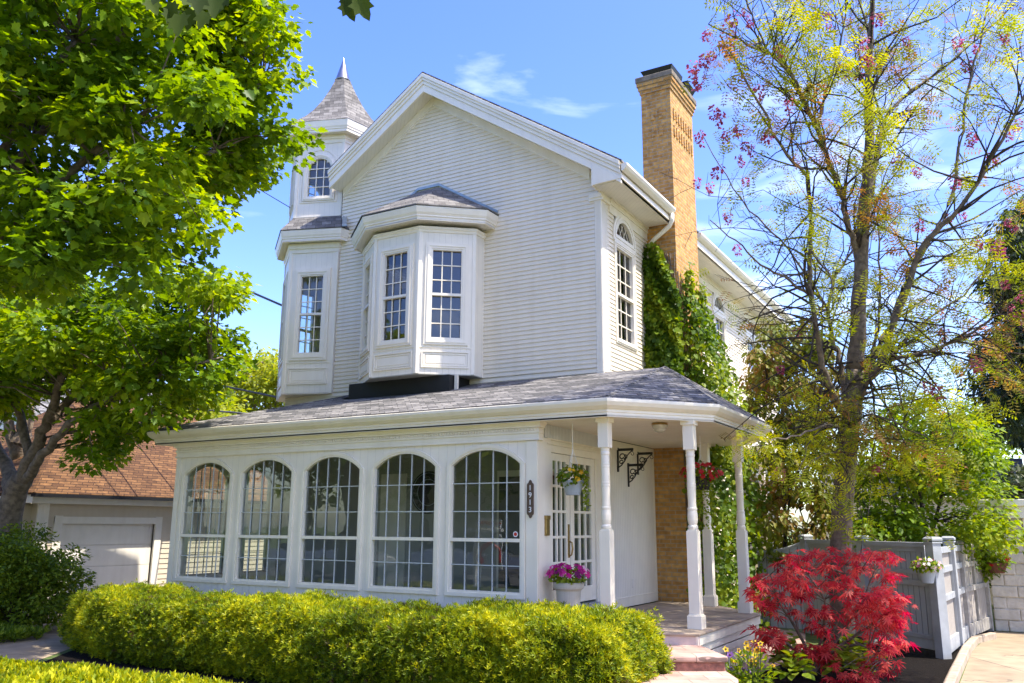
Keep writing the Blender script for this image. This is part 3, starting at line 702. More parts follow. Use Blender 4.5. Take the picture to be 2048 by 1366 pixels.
for a,b in wins: window(frs,a,b,ZB,ZS,RISE,house,5,[1.406,1.776],2,1.037,casing=.05,n=.03,mun=.006,munmat='muntin_grey',step=False,sashmat='porch_white',trimmat='porch_white',depth=.035)
for a,b in lw: window(frl,a,b,ZB,ZS,RISE,house,4,[1.406,1.776],2,1.037,casing=.05,n=.03,mun=.006,munmat='muntin_grey',step=False,sashmat='porch_white',trimmat='porch_white',depth=.035)
# corner pilasters
mb=MB(); frs.box(mb,-.075,SX1+.012,-.6,2.31,-.01,.016); part(mb,'pilaster','porch_white',bevel=.003); mb=MB(); frs.box(mb,SX0-.012,SX0+.10,-.6,2.31,-.01,.016)
part(mb,'pilaster','porch_white',bevel=.003); mb=MB(); mb.box(SX1-.001,SX1+.012,DS+.02,-2.0,-.2,2.36)
part(mb,'corner_strip','porch_white',bevel=.003)
# entablature of the sunroom: frieze, dentils, crown
FP=[(SX0-.005,-.02),(SX0-.005,DS-.005),(SX1+.02,DS-.005),(SX1+.02,DS+.1)]
mb=MB(); mb.sweep([(0,2.315),(.03,2.315),(.03,2.335),(.018,2.34),(.018,2.40),(.03,2.41),(.03,2.435),(.022,2.437),(.022,2.475),(.05,2.482),(.05,2.50),(.085,2.55),(0,2.55)],FP); part(mb,'sunroom_frieze','porch_white')
mb=MB(); x=SX0+.02; pts=[(x,2.474)]
while x<SX1: pts+=[(x,2.44),(x+.022,2.44),(x+.022,2.466),(x+.045,2.466)]; x+=.045
pts.append((x,2.474)); mb.prism([frs(a,z_,.024) for a,z_ in pts],frs.n*.021)
part(mb,'dentil_moulding','porch_white')
# inside the sunroom
mb=MB(); mb.box(SX0+.1,SX1-.08,DS+.1,-.03,-.04,0.0); part(mb,'sunroom_floor','floor_in')
mb=MB(); mb.box(SX0+.1,SX1-.08,-.06,-.02,0,2.5); mb.box(SX0+.09,SX1-.06,DS+.09,-.02,2.5,2.53)
part(mb,'sunroom_inner_wall','inside')
for x in (-5.42,-4.12,-2.75,-1.45,-.15): mb=MB(); mb.box(x-.06,x+.08,DS+.13,DS+.2,.1,2.35); part(mb,'curtain','curtain')
for x0,x1 in ((-4.3,-3.75),(-1.9,-.6)): mb=MB(); mb.box(x0,x1,-.085,-.06,0,2.1); dd_=part(mb,'inner_door','cream')
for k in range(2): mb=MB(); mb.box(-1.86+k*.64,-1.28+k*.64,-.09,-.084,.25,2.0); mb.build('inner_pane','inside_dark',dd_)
# right hand wall: french doors and bead board
frd=Fr((.06,0),90)     # s = world y
D0,D1,DM=-2.005,-.555,-1.365
mb=MB(); frd.box(mb,-2.375,-.33,2.28,2.55,-.08,.0); frd.box(mb,-.43,-.25,-.2,2.28,-.08,0); frd.box(mb,DS,-2.02,-.2,2.28,-.08,0)
part(mb,'door_wall','porch_white')
mb=MB(); frd.box(mb,-2.15,-.30,2.37,2.55,.0,.02); part(mb,'ribbed_frieze','bead_fine')
mb=MB(); frd.box(mb,-2.06,-.36,2.19,2.285,-.02,.018); frd.box(mb,-2.06,-2.012,.0,2.19,-.02,.018); frd.box(mb,-.545,-.37,.0,2.19,-.02,.018); frd.box(mb,-2.1,-.3,2.285,2.31,0,.035); frd.box(mb,-2.1,-.30,2.35,2.372,0,.03)
part(mb,'door_frame','porch_white',bevel=.004)
mb=MB(); frd.box(mb,-2.03,-.36,.0,.17,-.08,.10); part(mb,'door_sill','grey_paint')
def door(a,b,handle):
    l=b-a; st=.115; g0,g1=.40,2.087
    mb=MB(); 
    for s0,s1,z0,z1 in ((a,a+st,.20,2.185),(b-st,b,.20,2.185),(a+st,b-st,g1,2.185),(a+st,b-st,.20,g0)): frd.box(mb,s0,s1,z0,z1,-.045,-.005)
    for i in range(1,3): s=a+st+(l-2*st)*i/3; frd.box(mb,s-.017,s+.017,g0,g1,-.04,-.007)
    for j in range(1,5): zz=g0+(g1-g0)*j/5; frd.box(mb,a+st,b-st,zz-.0175,zz+.0175,-.041,-.008)
    d=mb.build('french_door','porch_white',house,bevel=.003)
    p=MB(); p.poly([frd(a+st,g0,-.024),frd(b-st,g0,-.024),frd(b-st,g1,-.024),frd(a+st,g1,-.024)]); p.build('pane','glass',d,recalc=False)
    if handle:
        h=MB(); frd.box(h,b-.075,b-.03,.80,1.245,-.006,.004); h.tube([frd(b-.05,1.02,.0),frd(b-.05,1.0,.045),frd(b-.05,.92,.055),frd(b-.05,.84,.04),frd(b-.05,.82,0)],.011,8); h.build('handle','brass',d)
    return d
door(-2.005,-1.375,True); door(-1.355,-.555,False)
frb=Fr((.012,0),90)
mb=MB(); frb.box(mb,-.30,2.015,.13,2.52,-.03,.0); part(mb,'bead_board_wall','bead')
mb=MB(); frb.box(mb,-.30,2.012,0,.13,-.02,.014); frb.box(mb,-.3,2.012,.13,.15,-.02,.02); frb.box(mb,-.33,2.012,2.40,2.54,-.01,.016); frb.box(mb,1.955,2.012,.15,2.40,-.01,.012); part(mb,'skirting_board','porch_white',bevel=.003)
mb=MB(); frb.box(mb,.90,.985,.27,.41,0,.008); tag(part(mb,'wall_socket','cream',bevel=.003))
# porch roof
zE=2.765
E_=[(-7.40,0.0),(-7.40,-2.58),(1.17,-2.58),(2.17,-1.385),(2.17,1.33),(1.35,2.1),(.60,2.1)]
Rr=(1.0,0.0,3.565); Lr=(-5.05,.02,3.575)
ev=[(x,y,zE) for x,y in E_]
mb=MB()
def rp(*p): mb.prism(p,(0,0,.022))
rp(ev[0],ev[1],Lr); rp(ev[1],ev[2],Rr,Lr); rp(ev[2],ev[3],Rr); rp(ev[3],ev[4],Rr); rp(ev[4],ev[5],Rr); rp(ev[5],ev[6],(.02,1.6,3.1),(.02,.05,3.565),Rr)
part(mb,'porch_roof','shingle')
def cap(a,b):
    a,b=np.array(a),np.array(b); mb=MB(); mb.tube([a+(0,0,.012),b+(0,0,.012)],.028,6); part(mb,'hip_cap','shingle')
cap(ev[2],Rr); cap(ev[3],Rr); cap(ev[4],Rr); cap(ev[1],Lr)
FE=[(-7.30,-.02),(-7.30,-2.53),(1.144,-2.53),(2.125,-1.36),(2.125,1.31),(1.33,2.03),(.6,2.03)]
mb=MB(); mb.sweep([(-.03,2.545),(0,2.545),(0,2.60),(.012,2.605),(.012,2.655),(0,2.76),(-.03,2.76)],FE); part(mb,'porch_fascia','porch_white')
mb=MB(); gut(mb,FE,2.64); part(mb,'porch_gutter','porch_white',bevel=.003)
mb=MB(); mb.prism([(x,y,2.55) for x,y in FE]+[(.02,2.0,2.55),(.02,-.02,2.55)],(0,0,.02)); part(mb,'porch_ceiling','porch_white')
# columns
def column(x,y,w_=.137):
    cx,cy=x-w_/2,y+w_/2; h=w_/2
    mb=MB(); mb.box(cx-h-.022,cx+h+.022,cy-h-.022,cy+h+.022,0,.155)
    mb.prism([(cx-h-.01,cy-h-.01,.155),(cx+h+.01,cy-h-.01,.155),(cx+h+.01,cy+h+.01,.155),(cx-h-.01,cy+h+.01,.155)],(0,0,.015))
    mb.box(cx-h,cx+h,cy-h,cy+h,.165,1.17)
    mb.prism([(cx-h+.012,cy-h+.012,1.17),(cx+h-.012,cy-h+.012,1.17),(cx+h-.012,cy+h-.012,1.17),(cx-h+.012,cy+h-.012,1.17)],(0,0,.018))
    mb.box(cx-h,cx+h,cy-h,cy+h,2.18,2.50); mb.box(cx-h-.02,cx+h+.02,cy-h-.02,cy+h+.02,2.495,2.552)
    r=h*.92
    prof=[(r*.82,1.175),(r*.98,1.20),(r*1.0,1.225),(r*.80,1.245),(r*.88,1.26),(r*1.0,1.30),(r*1.02,1.36),(r*.9,1.42),(r*.97,1.435),(r*.97,1.45),(r*.84,1.46),(r*.80,1.52),(r*.86,1.70),(r*.90,1.705),(r*.90,1.725),(r*.85,1.73),(r*.9,1.737),(r*.9,1.755),(r*.84,1.76),(r*.84,1.935),(r*.9,1.94),(r*.9,1.96),(r*.84,1.965),(r*.9,1.972),(r*.9,1.99),(r*.84,1.995),(r*.84,2.09),(r*.93,2.10),(r*.93,2.125),(r*.82,2.135),(r*.88,2.15),(r*.9,2.185)]
    mb.lathe(prof,(cx,cy,0),20); return mb.build('porch_column','porch_white',house,bevel=.003)
for x,y in ((1.084,-2.387),(1.923,-1.615),(1.902,.694),(1.14,1.484)): column(x,y)
# deck
DP=[(.085,-2.37),(1.08,-2.42),(2.045,-2.03),(2.06,.78),(1.22,1.62),(.57,2.0),(.085,2.0)]
mb=MB(); mb.prism([(x,y,-.03) for x,y in DP],(0,0,.03)); part(mb,'porch_deck','deck',bevel=.008)
mb=MB(); mb.sweep([(-.05,-.135),(-.02,-.135),(-.02,-.03),(-.05,-.03)],DP[:3]); part(mb,'deck_riser','step_riser')
mb=MB(); DD=DP[2:6]; mb.sweep([(-.05,-.14),(-.02,-.14),(-.02,-.03),(-.05,-.03)],DD); mb.sweep([(-.06,-.235),(-.045,-.235),(-.045,-.15),(-.06,-.15)],DD); mb.sweep([(-.06,-.33),(-.045,-.33),(-.045,-.25),(-.06,-.25)],DD)
part(mb,'deck_fascia','porch_white',bevel=.003)
mb=MB()
for a,b in zip(DD[:-1],DD[1:]):
    f_=Fr(a,math.degrees(math.atan2(b[1]-a[1],b[0]-a[0]))); l=math.dist(a,b); n_=int(l/.075)
    for i in range(n_): fr_s=i*l/n_; f_.box(mb,fr_s+.008,fr_s+l/n_-.006,GZ,-.26,-.10,-.075)
part(mb,'deck_skirt','porch_white')
# landing step
mb=MB(); mb.prism([(.3,-3.42,-.30),(.9,-3.40,-.30),(2.0,-2.985,-.30),(2.53,-2.665,-.30),(2.06,-2.06,-.30),(1.06,-2.46,-.30),(.3,-2.40,-.30)],(0,0,.105)); part(mb,'landing_riser','red_stone',bevel=.02)
mb=MB(); mb.prism([(.28,-3.45,-.195),(.9,-3.43,-.195),(2.01,-3.01,-.195),(2.565,-2.68,-.195),(2.05,-1.99,-.195),(1.05,-2.40,-.195),(.28,-2.38,-.195)],(0,0,.065)); part(mb,'landing_tread','paver',bevel=.02)
# low ground-floor bay at the back of the right side
mb=MB(); mb.box(.0,.66,7.25,8.6,2.62,2.75); mb.box(0,.74,7.17,8.68,2.75,2.82); mb.box(0,.80,7.1,8.75,2.82,2.95)
mb.box(.50,.62,7.30,7.42,GZ,2.62); mb.box(.50,.62,8.4,8.52,GZ,2.62); mb.box(0,.6,7.32,8.5,GZ,.5)
part(mb,'side_bay','white',bevel=.004)
mb=MB(); mb.box(0.03,.56,7.36,8.48,.5,2.62); part(mb,'side_bay_glazing','glass_far')
# ================================================================ things on the porch
def text(s,size,mat,parent,loc,rot,name='lettering',ext=.002,align='CENTER'):
    cu=bpy.data.curves.new(name,'FONT'); cu.body=s; cu.size=size; cu.extrude=ext; cu.align_x=align; cu.align_y='CENTER'
    t_=bpy.data.objects.new(name,cu); col.objects.link(t_); dg=bpy.context.evaluated_depsgraph_get(); dg.update(); me=bpy.data.meshes.new_from_object(t_.evaluated_get(dg)); bpy.data.objects.remove(t_)
    me.materials.clear(); me.materials.append(M[mat]); o=bpy.data.objects.new(name,me); col.objects.link(o); o.parent=parent
    o.location=tuple(np.array(loc)-off(parent)); o.rotation_euler=rot; return o
stk=MB(); stk.prism([(-.235+.036*math.cos(i*.314),DS-.005,1.115+.036*math.sin(i*.314)) for i in range(20)],(0,-.003,0)); stt=tag(stk.build('window_sticker','sign_white',loc=(-.235,DS,1.115)),'small round red and white sticker low on the rightmost arched window','sticker')
stk=MB(); stk.prism([(-.235+.024*math.cos(i*.314),DS-.008,1.115+.024*math.sin(i*.314)) for i in range(20)],(0,-.002,0)); stk.build('sticker_centre','sign_red',stt)
pl=thing('address_plaque','dark bronze house number plaque reading 1913 on the white corner post','plaque',(-.004,DS-.02,1.56))
mb=MB(); c=-.004; hw=.05
pts=[(-.028,-.205),(-.02,-.225),(-.008,-.242),(.008,-.242),(.02,-.225),(.028,-.205),(.045,-.195),(.05,-.175),(.05,.175),(.045,.195),(.028,.205),(.02,.225),(.008,.242),(-.008,.242),(-.02,.225),(-.028,.205),(-.045,.195),(-.05,.175),(-.05,-.175),(-.045,-.195)]
mb.prism([(c+x,DS-.024,1.56+z_) for x,z_ in pts],(0,-.012,0)); mb.build('plate','bronze',pl,bevel=.003)
for i,ch in enumerate('1913'): text(ch,.098,'sign_white',pl,(c,DS-.037,1.56+.138-i*.092),(R(90),0,0),'numeral')
mbx=thing('mailbox','narrow brass mailbox on the white strip beside the glass doors','mailbox',(.075,-2.145,1.09))
mb=MB(); frm=Fr((.075,0),90); frm.box(mb,-2.195,-2.095,1.10,1.34,0,.045); mb.build('box_body','brass',mbx,bevel=.006)
mb=MB(); frm.box(mb,-2.2,-2.09,1.30,1.355,0,.055); mb.build('lid','brass',mbx,bevel=.008)
mb=MB(); frm.box(mb,-2.165,-2.14,.98,1.035,0,.012); tag(mb.build('doorbell','black',loc=(.075,-2.15,1.0),bevel=.003),'tiny dark doorbell button below the brass mailbox','doorbell')
def bracket(y,z,label):
    b=thing('plant_bracket',label,'bracket',(.014,y,z),group='plant brackets on the bead board wall')
    f=Fr((.014,0),90); mb=MB()
    f.box(mb,y-.02,y+.02,z,z+.38,0,.02)
    mb.build('back_plate','black',b,bevel=.003)
    mb=MB(); mb.obox((.014,y-.011,z+.325),(.27,0,0),(0,.022,0),(0,0,.04)); mb.build('arm','black',b)
    mb=MB(); P3=lambda x,zz:(.03+x,y,z+zz)
    def sc_(cx,cz,r,a0,a1,shrink=.4,n=16):
        pts=[]
        for i in range(n):
            t=i/(n-1); a=R(a0+(a1-a0)*t); rr=r*(1-(1-shrink)*t); pts.append(P3(cx+rr*math.cos(a),cz+rr*math.sin(a)))
        mb.tube(pts,.009,6)
    mb.tube([P3(0,.07),P3(.05,.10),P3(.11,.17),P3(.15,.25),P3(.20,.30),P3(.24,.325)],.010,6)
    sc_(.065,.235,.06,-60,330); sc_(.12,.24,.04,200,560); sc_(.05,.15,.035,20,380)
    mb.build('scroll','black',b)
    mb=MB(); pts=[(.27+.0,y,z+.33)]+[(.27+.022*math.sin(R(a)),y,z+.275-.022*math.cos(R(a))) for a in range(150,-130,-25)]; mb.tube(pts,.005,6); mb.build('hook','black',b)
    return b
bracket(.42,2.06,'black scroll plant bracket nearest the front column, left of the other two')
bracket(1.26,2.06,'black scroll plant bracket nearest the brick chimney, right of the other two')
bracket(.84,1.845,'black scroll plant bracket mounted lowest, between and below the other two')
lt=thing('ceiling_light','small tiered glass ceiling light under the porch roof','light',(1.46,-1.55,2.55))
mb=MB(); mb.lathe([(.03,0),(.10,-.005),(.11,-.03),(.10,-.035)],(1.46,-1.55,2.55),18); mb.build('mount','brass',lt)
mb=MB(); mb.lathe([(.105,-.03),(.09,-.075),(.075,-.08),(.065,-.11),(.03,-.125),(.0,-.135)],(1.46,-1.55,2.55),18); mb.build('lamp_shade','lamp_glass',lt)
clk=thing('wall_clock','large round black wall clock hanging inside behind the fourth window','clock',(-3.27,-.07,1.77))
mb=MB(); n0=len(mb.v)
def disc(mb,c,r,y0,y1,n=36): mb.prism([(c[0]+r*math.cos(2*math.pi*i/n),y0,c[2]+r*math.sin(2*math.pi*i/n)) for i in range(n)],(0,y1-y0,0))
disc(mb,(-3.27,0,1.77),.36,-.065,-.09); mb.build('clock_face','black',clk)
mb=MB()
for r in (.22,.33): mb.tube([(-3.27+r*math.cos(2*math.pi*i/32),-.094,1.77+r*math.sin(2*math.pi*i/32)) for i in range(33)],.006,5)
mb.build('clock_rim','pail',clk)
# ================================================================ fence on the right
fence=thing('fence','grey painted board fence with capped posts and weathered return panels','fence',(4.29,2.0,GZ))
Cn=np.array([4.29,2.0]); dl=np.array([-.72,.694]); LEN=3.1
ff=Fr(tuple(Cn+dl*LEN),math.degrees(math.atan2(-dl[1],-dl[0])))
H0,H1_=GZ+.1,.96
mb=MB(); ff.box(mb,0,LEN,H0+.05,H1_,-.02,.0); mb.build('board_panel','grey_boards',fence)
mb=MB()
ff.box(mb,0,LEN,H0,H0+.14,-.03,.022); ff.box(mb,0,LEN-.05,H0+.14,H0+.20,-.02,.036); ff.box(mb,0,LEN,H1_-.02,H1_+.05,-.05,.05); ff.box(mb,0,LEN,H1_-.09,H1_-.02,-.02,.02)
ff.box(mb,LEN-1.0,LEN-.10,.38,.46,0,.03); ff.box(mb,LEN-.22,LEN-.11,H0+.14,H1_-.05,0,.022); ff.box(mb,.1,LEN-.12,.55,.61,0,.02)
mb.build('fence_rail','grey_paint',fence,bevel=.004)
def post(x,y,h,ang,mat='grey_paint',s=.075):
    f=Fr((x,y),ang); mb=MB(); f.box(mb,-s,s,GZ-.02,h,-s,s)
    f.box(mb,-s-.015,s+.015,h,h+.025,-s-.015,s+.015)
    a=[f(-s-.02,h+.04,-s-.02),f(s+.02,h+.04,-s-.02),f(s+.02,h+.04,s+.02),f(-s-.02,h+.04,s+.02)]; mb.prism(a,(0,0,.03))
    q=[f(i*(s-.01),h+.095,j*(s-.01)) for i,j in ((-1,-1),(1,-1),(1,1),(-1,1))]; a2=[(p[0],p[1],h+.07) for p in a]
    for i in range(4): j=(i+1)%4; mb.poly([a2[i],a2[j],q[j],q[i]])
    mb.poly(q); return mb.build('post',mat,fence,bevel=.004)
post(*Cn,1.0,ff_ang:=math.degrees(math.atan2(-dl[1],-dl[0])))
post(*(Cn+dl*1.55),1.0,ff_ang); post(*(Cn+dl*LEN),1.0,ff_ang)
# return along the drive, then angled panel to the block building
R0=np.array([4.34,2.05]); R1=np.array([4.50,4.35]); R2=np.array([4.78,6.15])
for a,b,mat,mt2 in ((R0,R1,'grey_paint','grey_wood'),(R1,R2,'grey_wood','grey_wood')):
    d=b-a; l=np.linalg.norm(d); f=Fr(tuple(a),math.degrees(math.atan2(d[1],d[0]))); 
    mb=MB(); f.box(mb,0,l,GZ+.08,.93,-.03,-.01); mb.build('board_panel','grey_boards2',fence)
    mb=MB()
    f.box(mb,0,l,GZ+.06,GZ+.26,-.01,.03)
    for zz in (.22,.62,.90): f.box(mb,0,l,zz-.045,zz+.045,-.01,.03)
    f.box(mb,l*.5-.035,l*.5+.035,GZ+.26,.95,-.01,.028)
    mb.build('fence_rail',mat if a is R0 else 'grey_wood',fence,bevel=.004)
post(4.42,3.25,1.0,86); post(*R1,.92,84,'grey_wood',.055); post(*R2,.85,80,'grey_wood',.05)
# low grey gate with an arched top beside the porch
gate=thing('garden_gate','low grey board gate with curved top between porch and tall fence','gate',(1.7,4.6,GZ))
P0=Cn+dl*LEN; P1=np.array([1.15,4.25]); d=P1-P0; l=np.linalg.norm(d); f=Fr(tuple(P1),math.degrees(math.atan2(-d[1],-d[0])))
mb=MB(); pts=[(0,GZ+.05),(l,GZ+.05)]+[(l*(1-i/10),.75+.22*(1-i/10)**2) for i in range(11)]
mb.prism([f(a,z_,0) for a,z_ in pts],f.n*-.03); mb.build('gate_board','grey_boards',gate)
mb=MB(); mb.tube([f(l*(1-i/10),.76+.22*(1-i/10)**2,-.01) for i in range(11)],.03,6); mb.build('gate_rail','grey_paint',gate)
# ================================================================ neighbouring buildings
gar=thing('garage','tan sided garage with brown shingle hip roof and white overhead door','garage',(-12,.5,GZ))
fg=Fr((-12,0),90)
mb=MB(); siding(mb,fg,GZ,1.66,-1.5,6.0,[(-1.12,1.33,GZ-.1,1.3)],exp=.115,lip=.014); fg2=Fr((-12.35,0),90); siding(mb,fg2,GZ,1.62,-4.6,-1.5,exp=.115,lip=.014); mb.box(-12.36,-12.0,-1.52,-1.5,GZ,1.66); mb.box(-19,-12.2,-1.4,6.0,GZ,1.6)
mb.build('wall','tan_siding',gar,recalc=False)
mb=MB(); fg.box(mb,-1.12-.1,-1.04,GZ,1.38,-.02,.03); fg.box(mb,1.25,1.43,GZ,1.38,-.02,.03); fg.box(mb,-1.22,1.43,1.21,1.36,-.02,.032); fg.box(mb,-1.6,-1.36,GZ,1.62,-.02,.03)
for i in range(4): fg.box(mb,-1.57+i*.05,-1.545+i*.05,GZ,1.6,.03,.038)
fg.box(mb,-1.9,6.2,1.62,1.76,.0,.28); fg.box(mb,-1.9,6.2,1.76,1.80,.0,.36); fg.box(mb,-4.8,-1.9,1.60,1.74,-.35,.0)
mb.build('door_trim','cream',gar,bevel=.004)
mb=MB()
for k in range(4): fg.box(mb,-1.04,1.25,GZ+k*.455,GZ+k*.455+.448,-.10,-.06)
fg.box(mb,-1.04,1.25,GZ,1.25,-.13,-.10); mb.build('overhead_door','cream',gar,bevel=.006)
mb=MB(); e=-11.62
A_=(e,-1.95,1.79);B_=(e,6.3,1.79);C_=(-15.5,5.0,4.35);D_=(-15.5,1.2,4.35)
mb.prism([A_,B_,C_,D_],(0,0,.04)); mb.prism([(-19.5,-1.95,1.79),A_,D_],(0,0,.04)); mb.prism([B_,(-19.5,6.3,1.79),C_],(0,0,.04)); mb.prism([(-19.5,6.3,1.79),(-19.5,-1.95,1.79),D_,C_],(0,0,.04))
mb.prism([(-12.0,-4.9,1.75),(-12.0,-1.9,1.75),(-15.2,-1.5,4.0),(-15.2,-3.4,4.0)],(0,0,.04)); mb.prism([(-17.5,-4.9,1.75),(-12.0,-4.9,1.75),(-15.2,-3.4,4.0)],(0,0,.04))
mb.build('roof','brown_shingle',gar)
mb=MB(); mb.box(-11.66,-11.5,-1.98,6.2,1.74,1.81); mb.build('gutter','black',gar)
# white neighbour house behind the maple
def simple_house(name,label,x0,x1,y0,y1,zt,rise,mat,roofmat,wins,ax='x'):
    h=thing(name,label,'house',((x0+x1)/2,(y0+y1)/2,GZ))
    f=Fr((x0,y0),0); f2=Fr((x1,y0),90); mb=MB(); siding(mb,f,GZ,zt,0,x1-x0,exp=.12); siding(mb,f2,GZ,zt,0,y1-y0,exp=.12)
    mb.poly([(x0,y0,GZ),(x0,y1,GZ),(x0,y1,zt),(x0,y0,zt)]); mb.poly([(x0,y1,GZ),(x1,y1,GZ),(x1,y1,zt),(x0,y1,zt)])
    if ax=='x':
        xm=(x0+x1)/2
        for y in (y0,y1): mb.poly([(x0,y,zt),(x1,y,zt),(xm,y,zt+rise)])
        mb.build('wall',mat,h,recalc=False); mb=MB(); o_=.4
        sl=rise/(xm-x0)
        mb.prism([(xm,y0-o_,zt+rise+.02),(x1+o_,y0-o_,zt-o_*sl+.02),(x1+o_,y1+o_,zt-o_*sl+.02),(xm,y1+o_,zt+rise+.02)],(0,0,.1)); mb.prism([(x0-o_,y0-o_,zt-o_*sl+.02),(xm,y0-o_,zt+rise+.02),(xm,y1+o_,zt+rise+.02),(x0-o_,y1+o_,zt-o_*sl+.02)],(0,0,.1))
    else:
        ym=(y0+y1)/2
        for x in (x0,x1): mb.poly([(x,y0,zt),(x,y1,zt),(x,ym,zt+rise)])
        mb.build('wall',mat,h,recalc=False); mb=MB(); o_=.4; sl=rise/(ym-y0)
        mb.prism([(x0-o_,ym,zt+rise+.02),(x0-o_,y0-o_,zt-o_*sl+.02),(x1+o_,y0-o_,zt-o_*sl+.02),(x1+o_,ym,zt+rise+.02)],(0,0,.1)); mb.prism([(x0-o_,y1+o_,zt-o_*sl+.02),(x0-o_,ym,zt+rise+.02),(x1+o_,ym,zt+rise+.02),(x1+o_,y1+o_,zt-o_*sl+.02)],(0,0,.1))
    mb.build('roof',roofmat,h)
    for (fi,s,z_,w__,hh) in wins:
        fq=f if fi==0 else f2; mb=MB(); ring(mb,fq,outline(s-.09,s+w__+.09,z_-.09,z_+hh+.09,0),outline(s,s+w__,z_,z_+hh,0),-.02,.05); fq.box(mb,s,s+w__,z_+hh/2-.02,z_+hh/2+.02,.0,.04)
        wo=mb.build('window','white',h); p=MB(); p.poly([fq(s,z_,.02),fq(s+w__,z_,.02),fq(s+w__,z_+hh,.02),fq(s,z_+hh,.02)]); p.build('pane','glass_far',wo,recalc=False)
    return h
simple_house('neighbour_house','white sided house half hidden behind the left maple',-31,-22.5,4,13,4.6,2.6,'siding','shingle',[(0,2,1,1.1,1.7),(0,5,1,1.1,1.7),(1,2,1,1.1,1.7),(1,5,1,1.1,1.7),(0,3.2,4.6,1,1.2)])
simple_house('neighbour_house','pale blue grey house with slate roof beyond the block building at the right edge',7.6,16,14.5,23,3.2,2.6,'siding','shingle',[(0,1.2,.9,1.0,1.6),(0,4,.9,1,1.6)],ax='y')
blk=thing('block_garage','white rock faced block garage with pale door at the right edge','garage',(6.8,8.5,GZ))
mb=MB(); X0,Y0=4.86,6.28
zz=GZ; k=0
while zz<1.35:
    xx=X0+(0 if k%2 else -.0); w0=.42 if k%2 else .22
    mb.box(X0,X0+w0-.008,Y0-.02-.015*(k%2),Y0+.4,zz,zz+.192); mb.box(X0+w0,X0+.62,Y0-.03+.01*(k%3),Y0+.4,zz,zz+.192)
    zz+=.2; k+=1
mb.box(X0+.02,X0+.60,Y0,Y0+6,GZ,1.4); mb.box(X0+.6,X0+6,Y0+.3,Y0+6,GZ,1.4)
mb.build('block_wall','block',blk,bevel=.018)
mb=MB(); mb.box(X0-.08,X0+6,Y0-.12,Y0+6,1.4,1.62); mb.box(X0-.14,X0+6,Y0-.18,Y0+6,1.62,1.74); mb.box(X0+.62,X0+.78,Y0-.06,Y0+.3,GZ,1.4); mb.build('cornice','cream',blk,bevel=.01)
mb=MB()
for k in range(4): mb.box(X0+.78,X0+4,Y0+.12,Y0+.18,GZ+k*.5,GZ+k*.5+.492)
mb.build('overhead_door','cream',blk,bevel=.006)
# a thin white wall of a further building glimpsed behind the fence
sh=thing('white_shed','low white shed glimpsed behind the fence and the flowering tree trunk','shed',(3.2,13.5,GZ))
mb=MB(); siding(mb,Fr((.9,12.5),0),GZ,2.0,0,4.5,exp=.15); mb.box(.95,5.4,12.52,15,GZ,1.95); mb.build('wall','siding',sh,recalc=False)
mb=MB(); mb.prism([(.6,12.2,2.0),(5.7,12.2,2.0),(5.7,15.2,3.0),(.6,15.2,3.0)],(0,0,.1)); mb.build('roof','shingle',sh)
# ================================================================ hanging baskets and pots
def foliage(name,c,r,n,size,mat,parent,tm=None,flat=.7,droop=.2,up=.7):
    d=rnd(n); d/=np.linalg.norm(d,axis=1,keepdims=True); rr=rng.random(n)**.4
    P=np.array(c)+d*rr[:,None]*np.array(r); P[:,2]=np.maximum(P[:,2],c[2]-r[2]*.55)
    D=d*np.array([1,1,.5])+np.array([0,0,-droop])+rnd(n,.4); Nn=d*.6+np.array([0,0,up])+rnd(n,.3)
    return leaves(name,tm or T_fold(.6),P,D,Nn,size*(.7+.6*rng.random(n)),mat,parent)
T_FLOWER=(np.array([(0,0,0)]+[(( .6+.4*(i%2==0))*math.cos(2*math.pi*i/10),(.6+.4*(i%2==0))*math.sin(2*math.pi*i/10),.22) for i in range(10)]),[np.array([[0,1+i,1+(i+1)%10] for i in range(10)])])
def blossoms(name,c,r,n,size,mat,parent,top=True,tint=None):
    d=rnd(n); d/=np.linalg.norm(d,axis=1,keepdims=True); 
    if top: d[:,2]=np.abs(d[:,2])*.9+.05
    P=np.array(c)+d*np.array(r)*(.92+.16*rng.random((n,1)))
    Nn=d+np.array([.1,-.45,.3])+rnd(n,.3); D=np.cross(Nn,rnd(n))
    return leaves(name,T_FLOWER,P,D,Nn,size*(.8+.4*rng.random(n)),mat,parent,tint=tint)
pp=at(1137,1180,10.75); px,py=float(pp[0]),float(pp[1])
pot=thing('flower_pot','large stone coloured tapered planter of pink and purple petunias before the glass doors','planter',(px,py,0))
mb=MB(); mb.lathe([(.118,0),(.13,.01),(.133,.09),(.138,.095),(.136,.11),(.14,.17),(.145,.175),(.142,.19),(.158,.42),(.166,.44),(.188,.45),(.195,.48),(.195,.515),(.185,.53),(.168,.525),(.16,.49)],(px,py,0),32); mb.build('pot_body','clay',pot,smooth=False,bevel=.003)
mb=MB(); mb.lathe([(.0,.49),(.16,.49)],(px,py,0),24,cap=False); mb.build('soil','soil',pot)
foliage('leaf_mass',(px,py,.59),(.22,.22,.12),360,.055,'leaf_lime',pot)
blossoms('petunia_flower',(px,py,.60),(.26,.24,.155),85,.044,'petal_petunia',pot,tint=np.clip(.5+.0*np.arange(85)+rng.normal(0,.3,85),0,1))
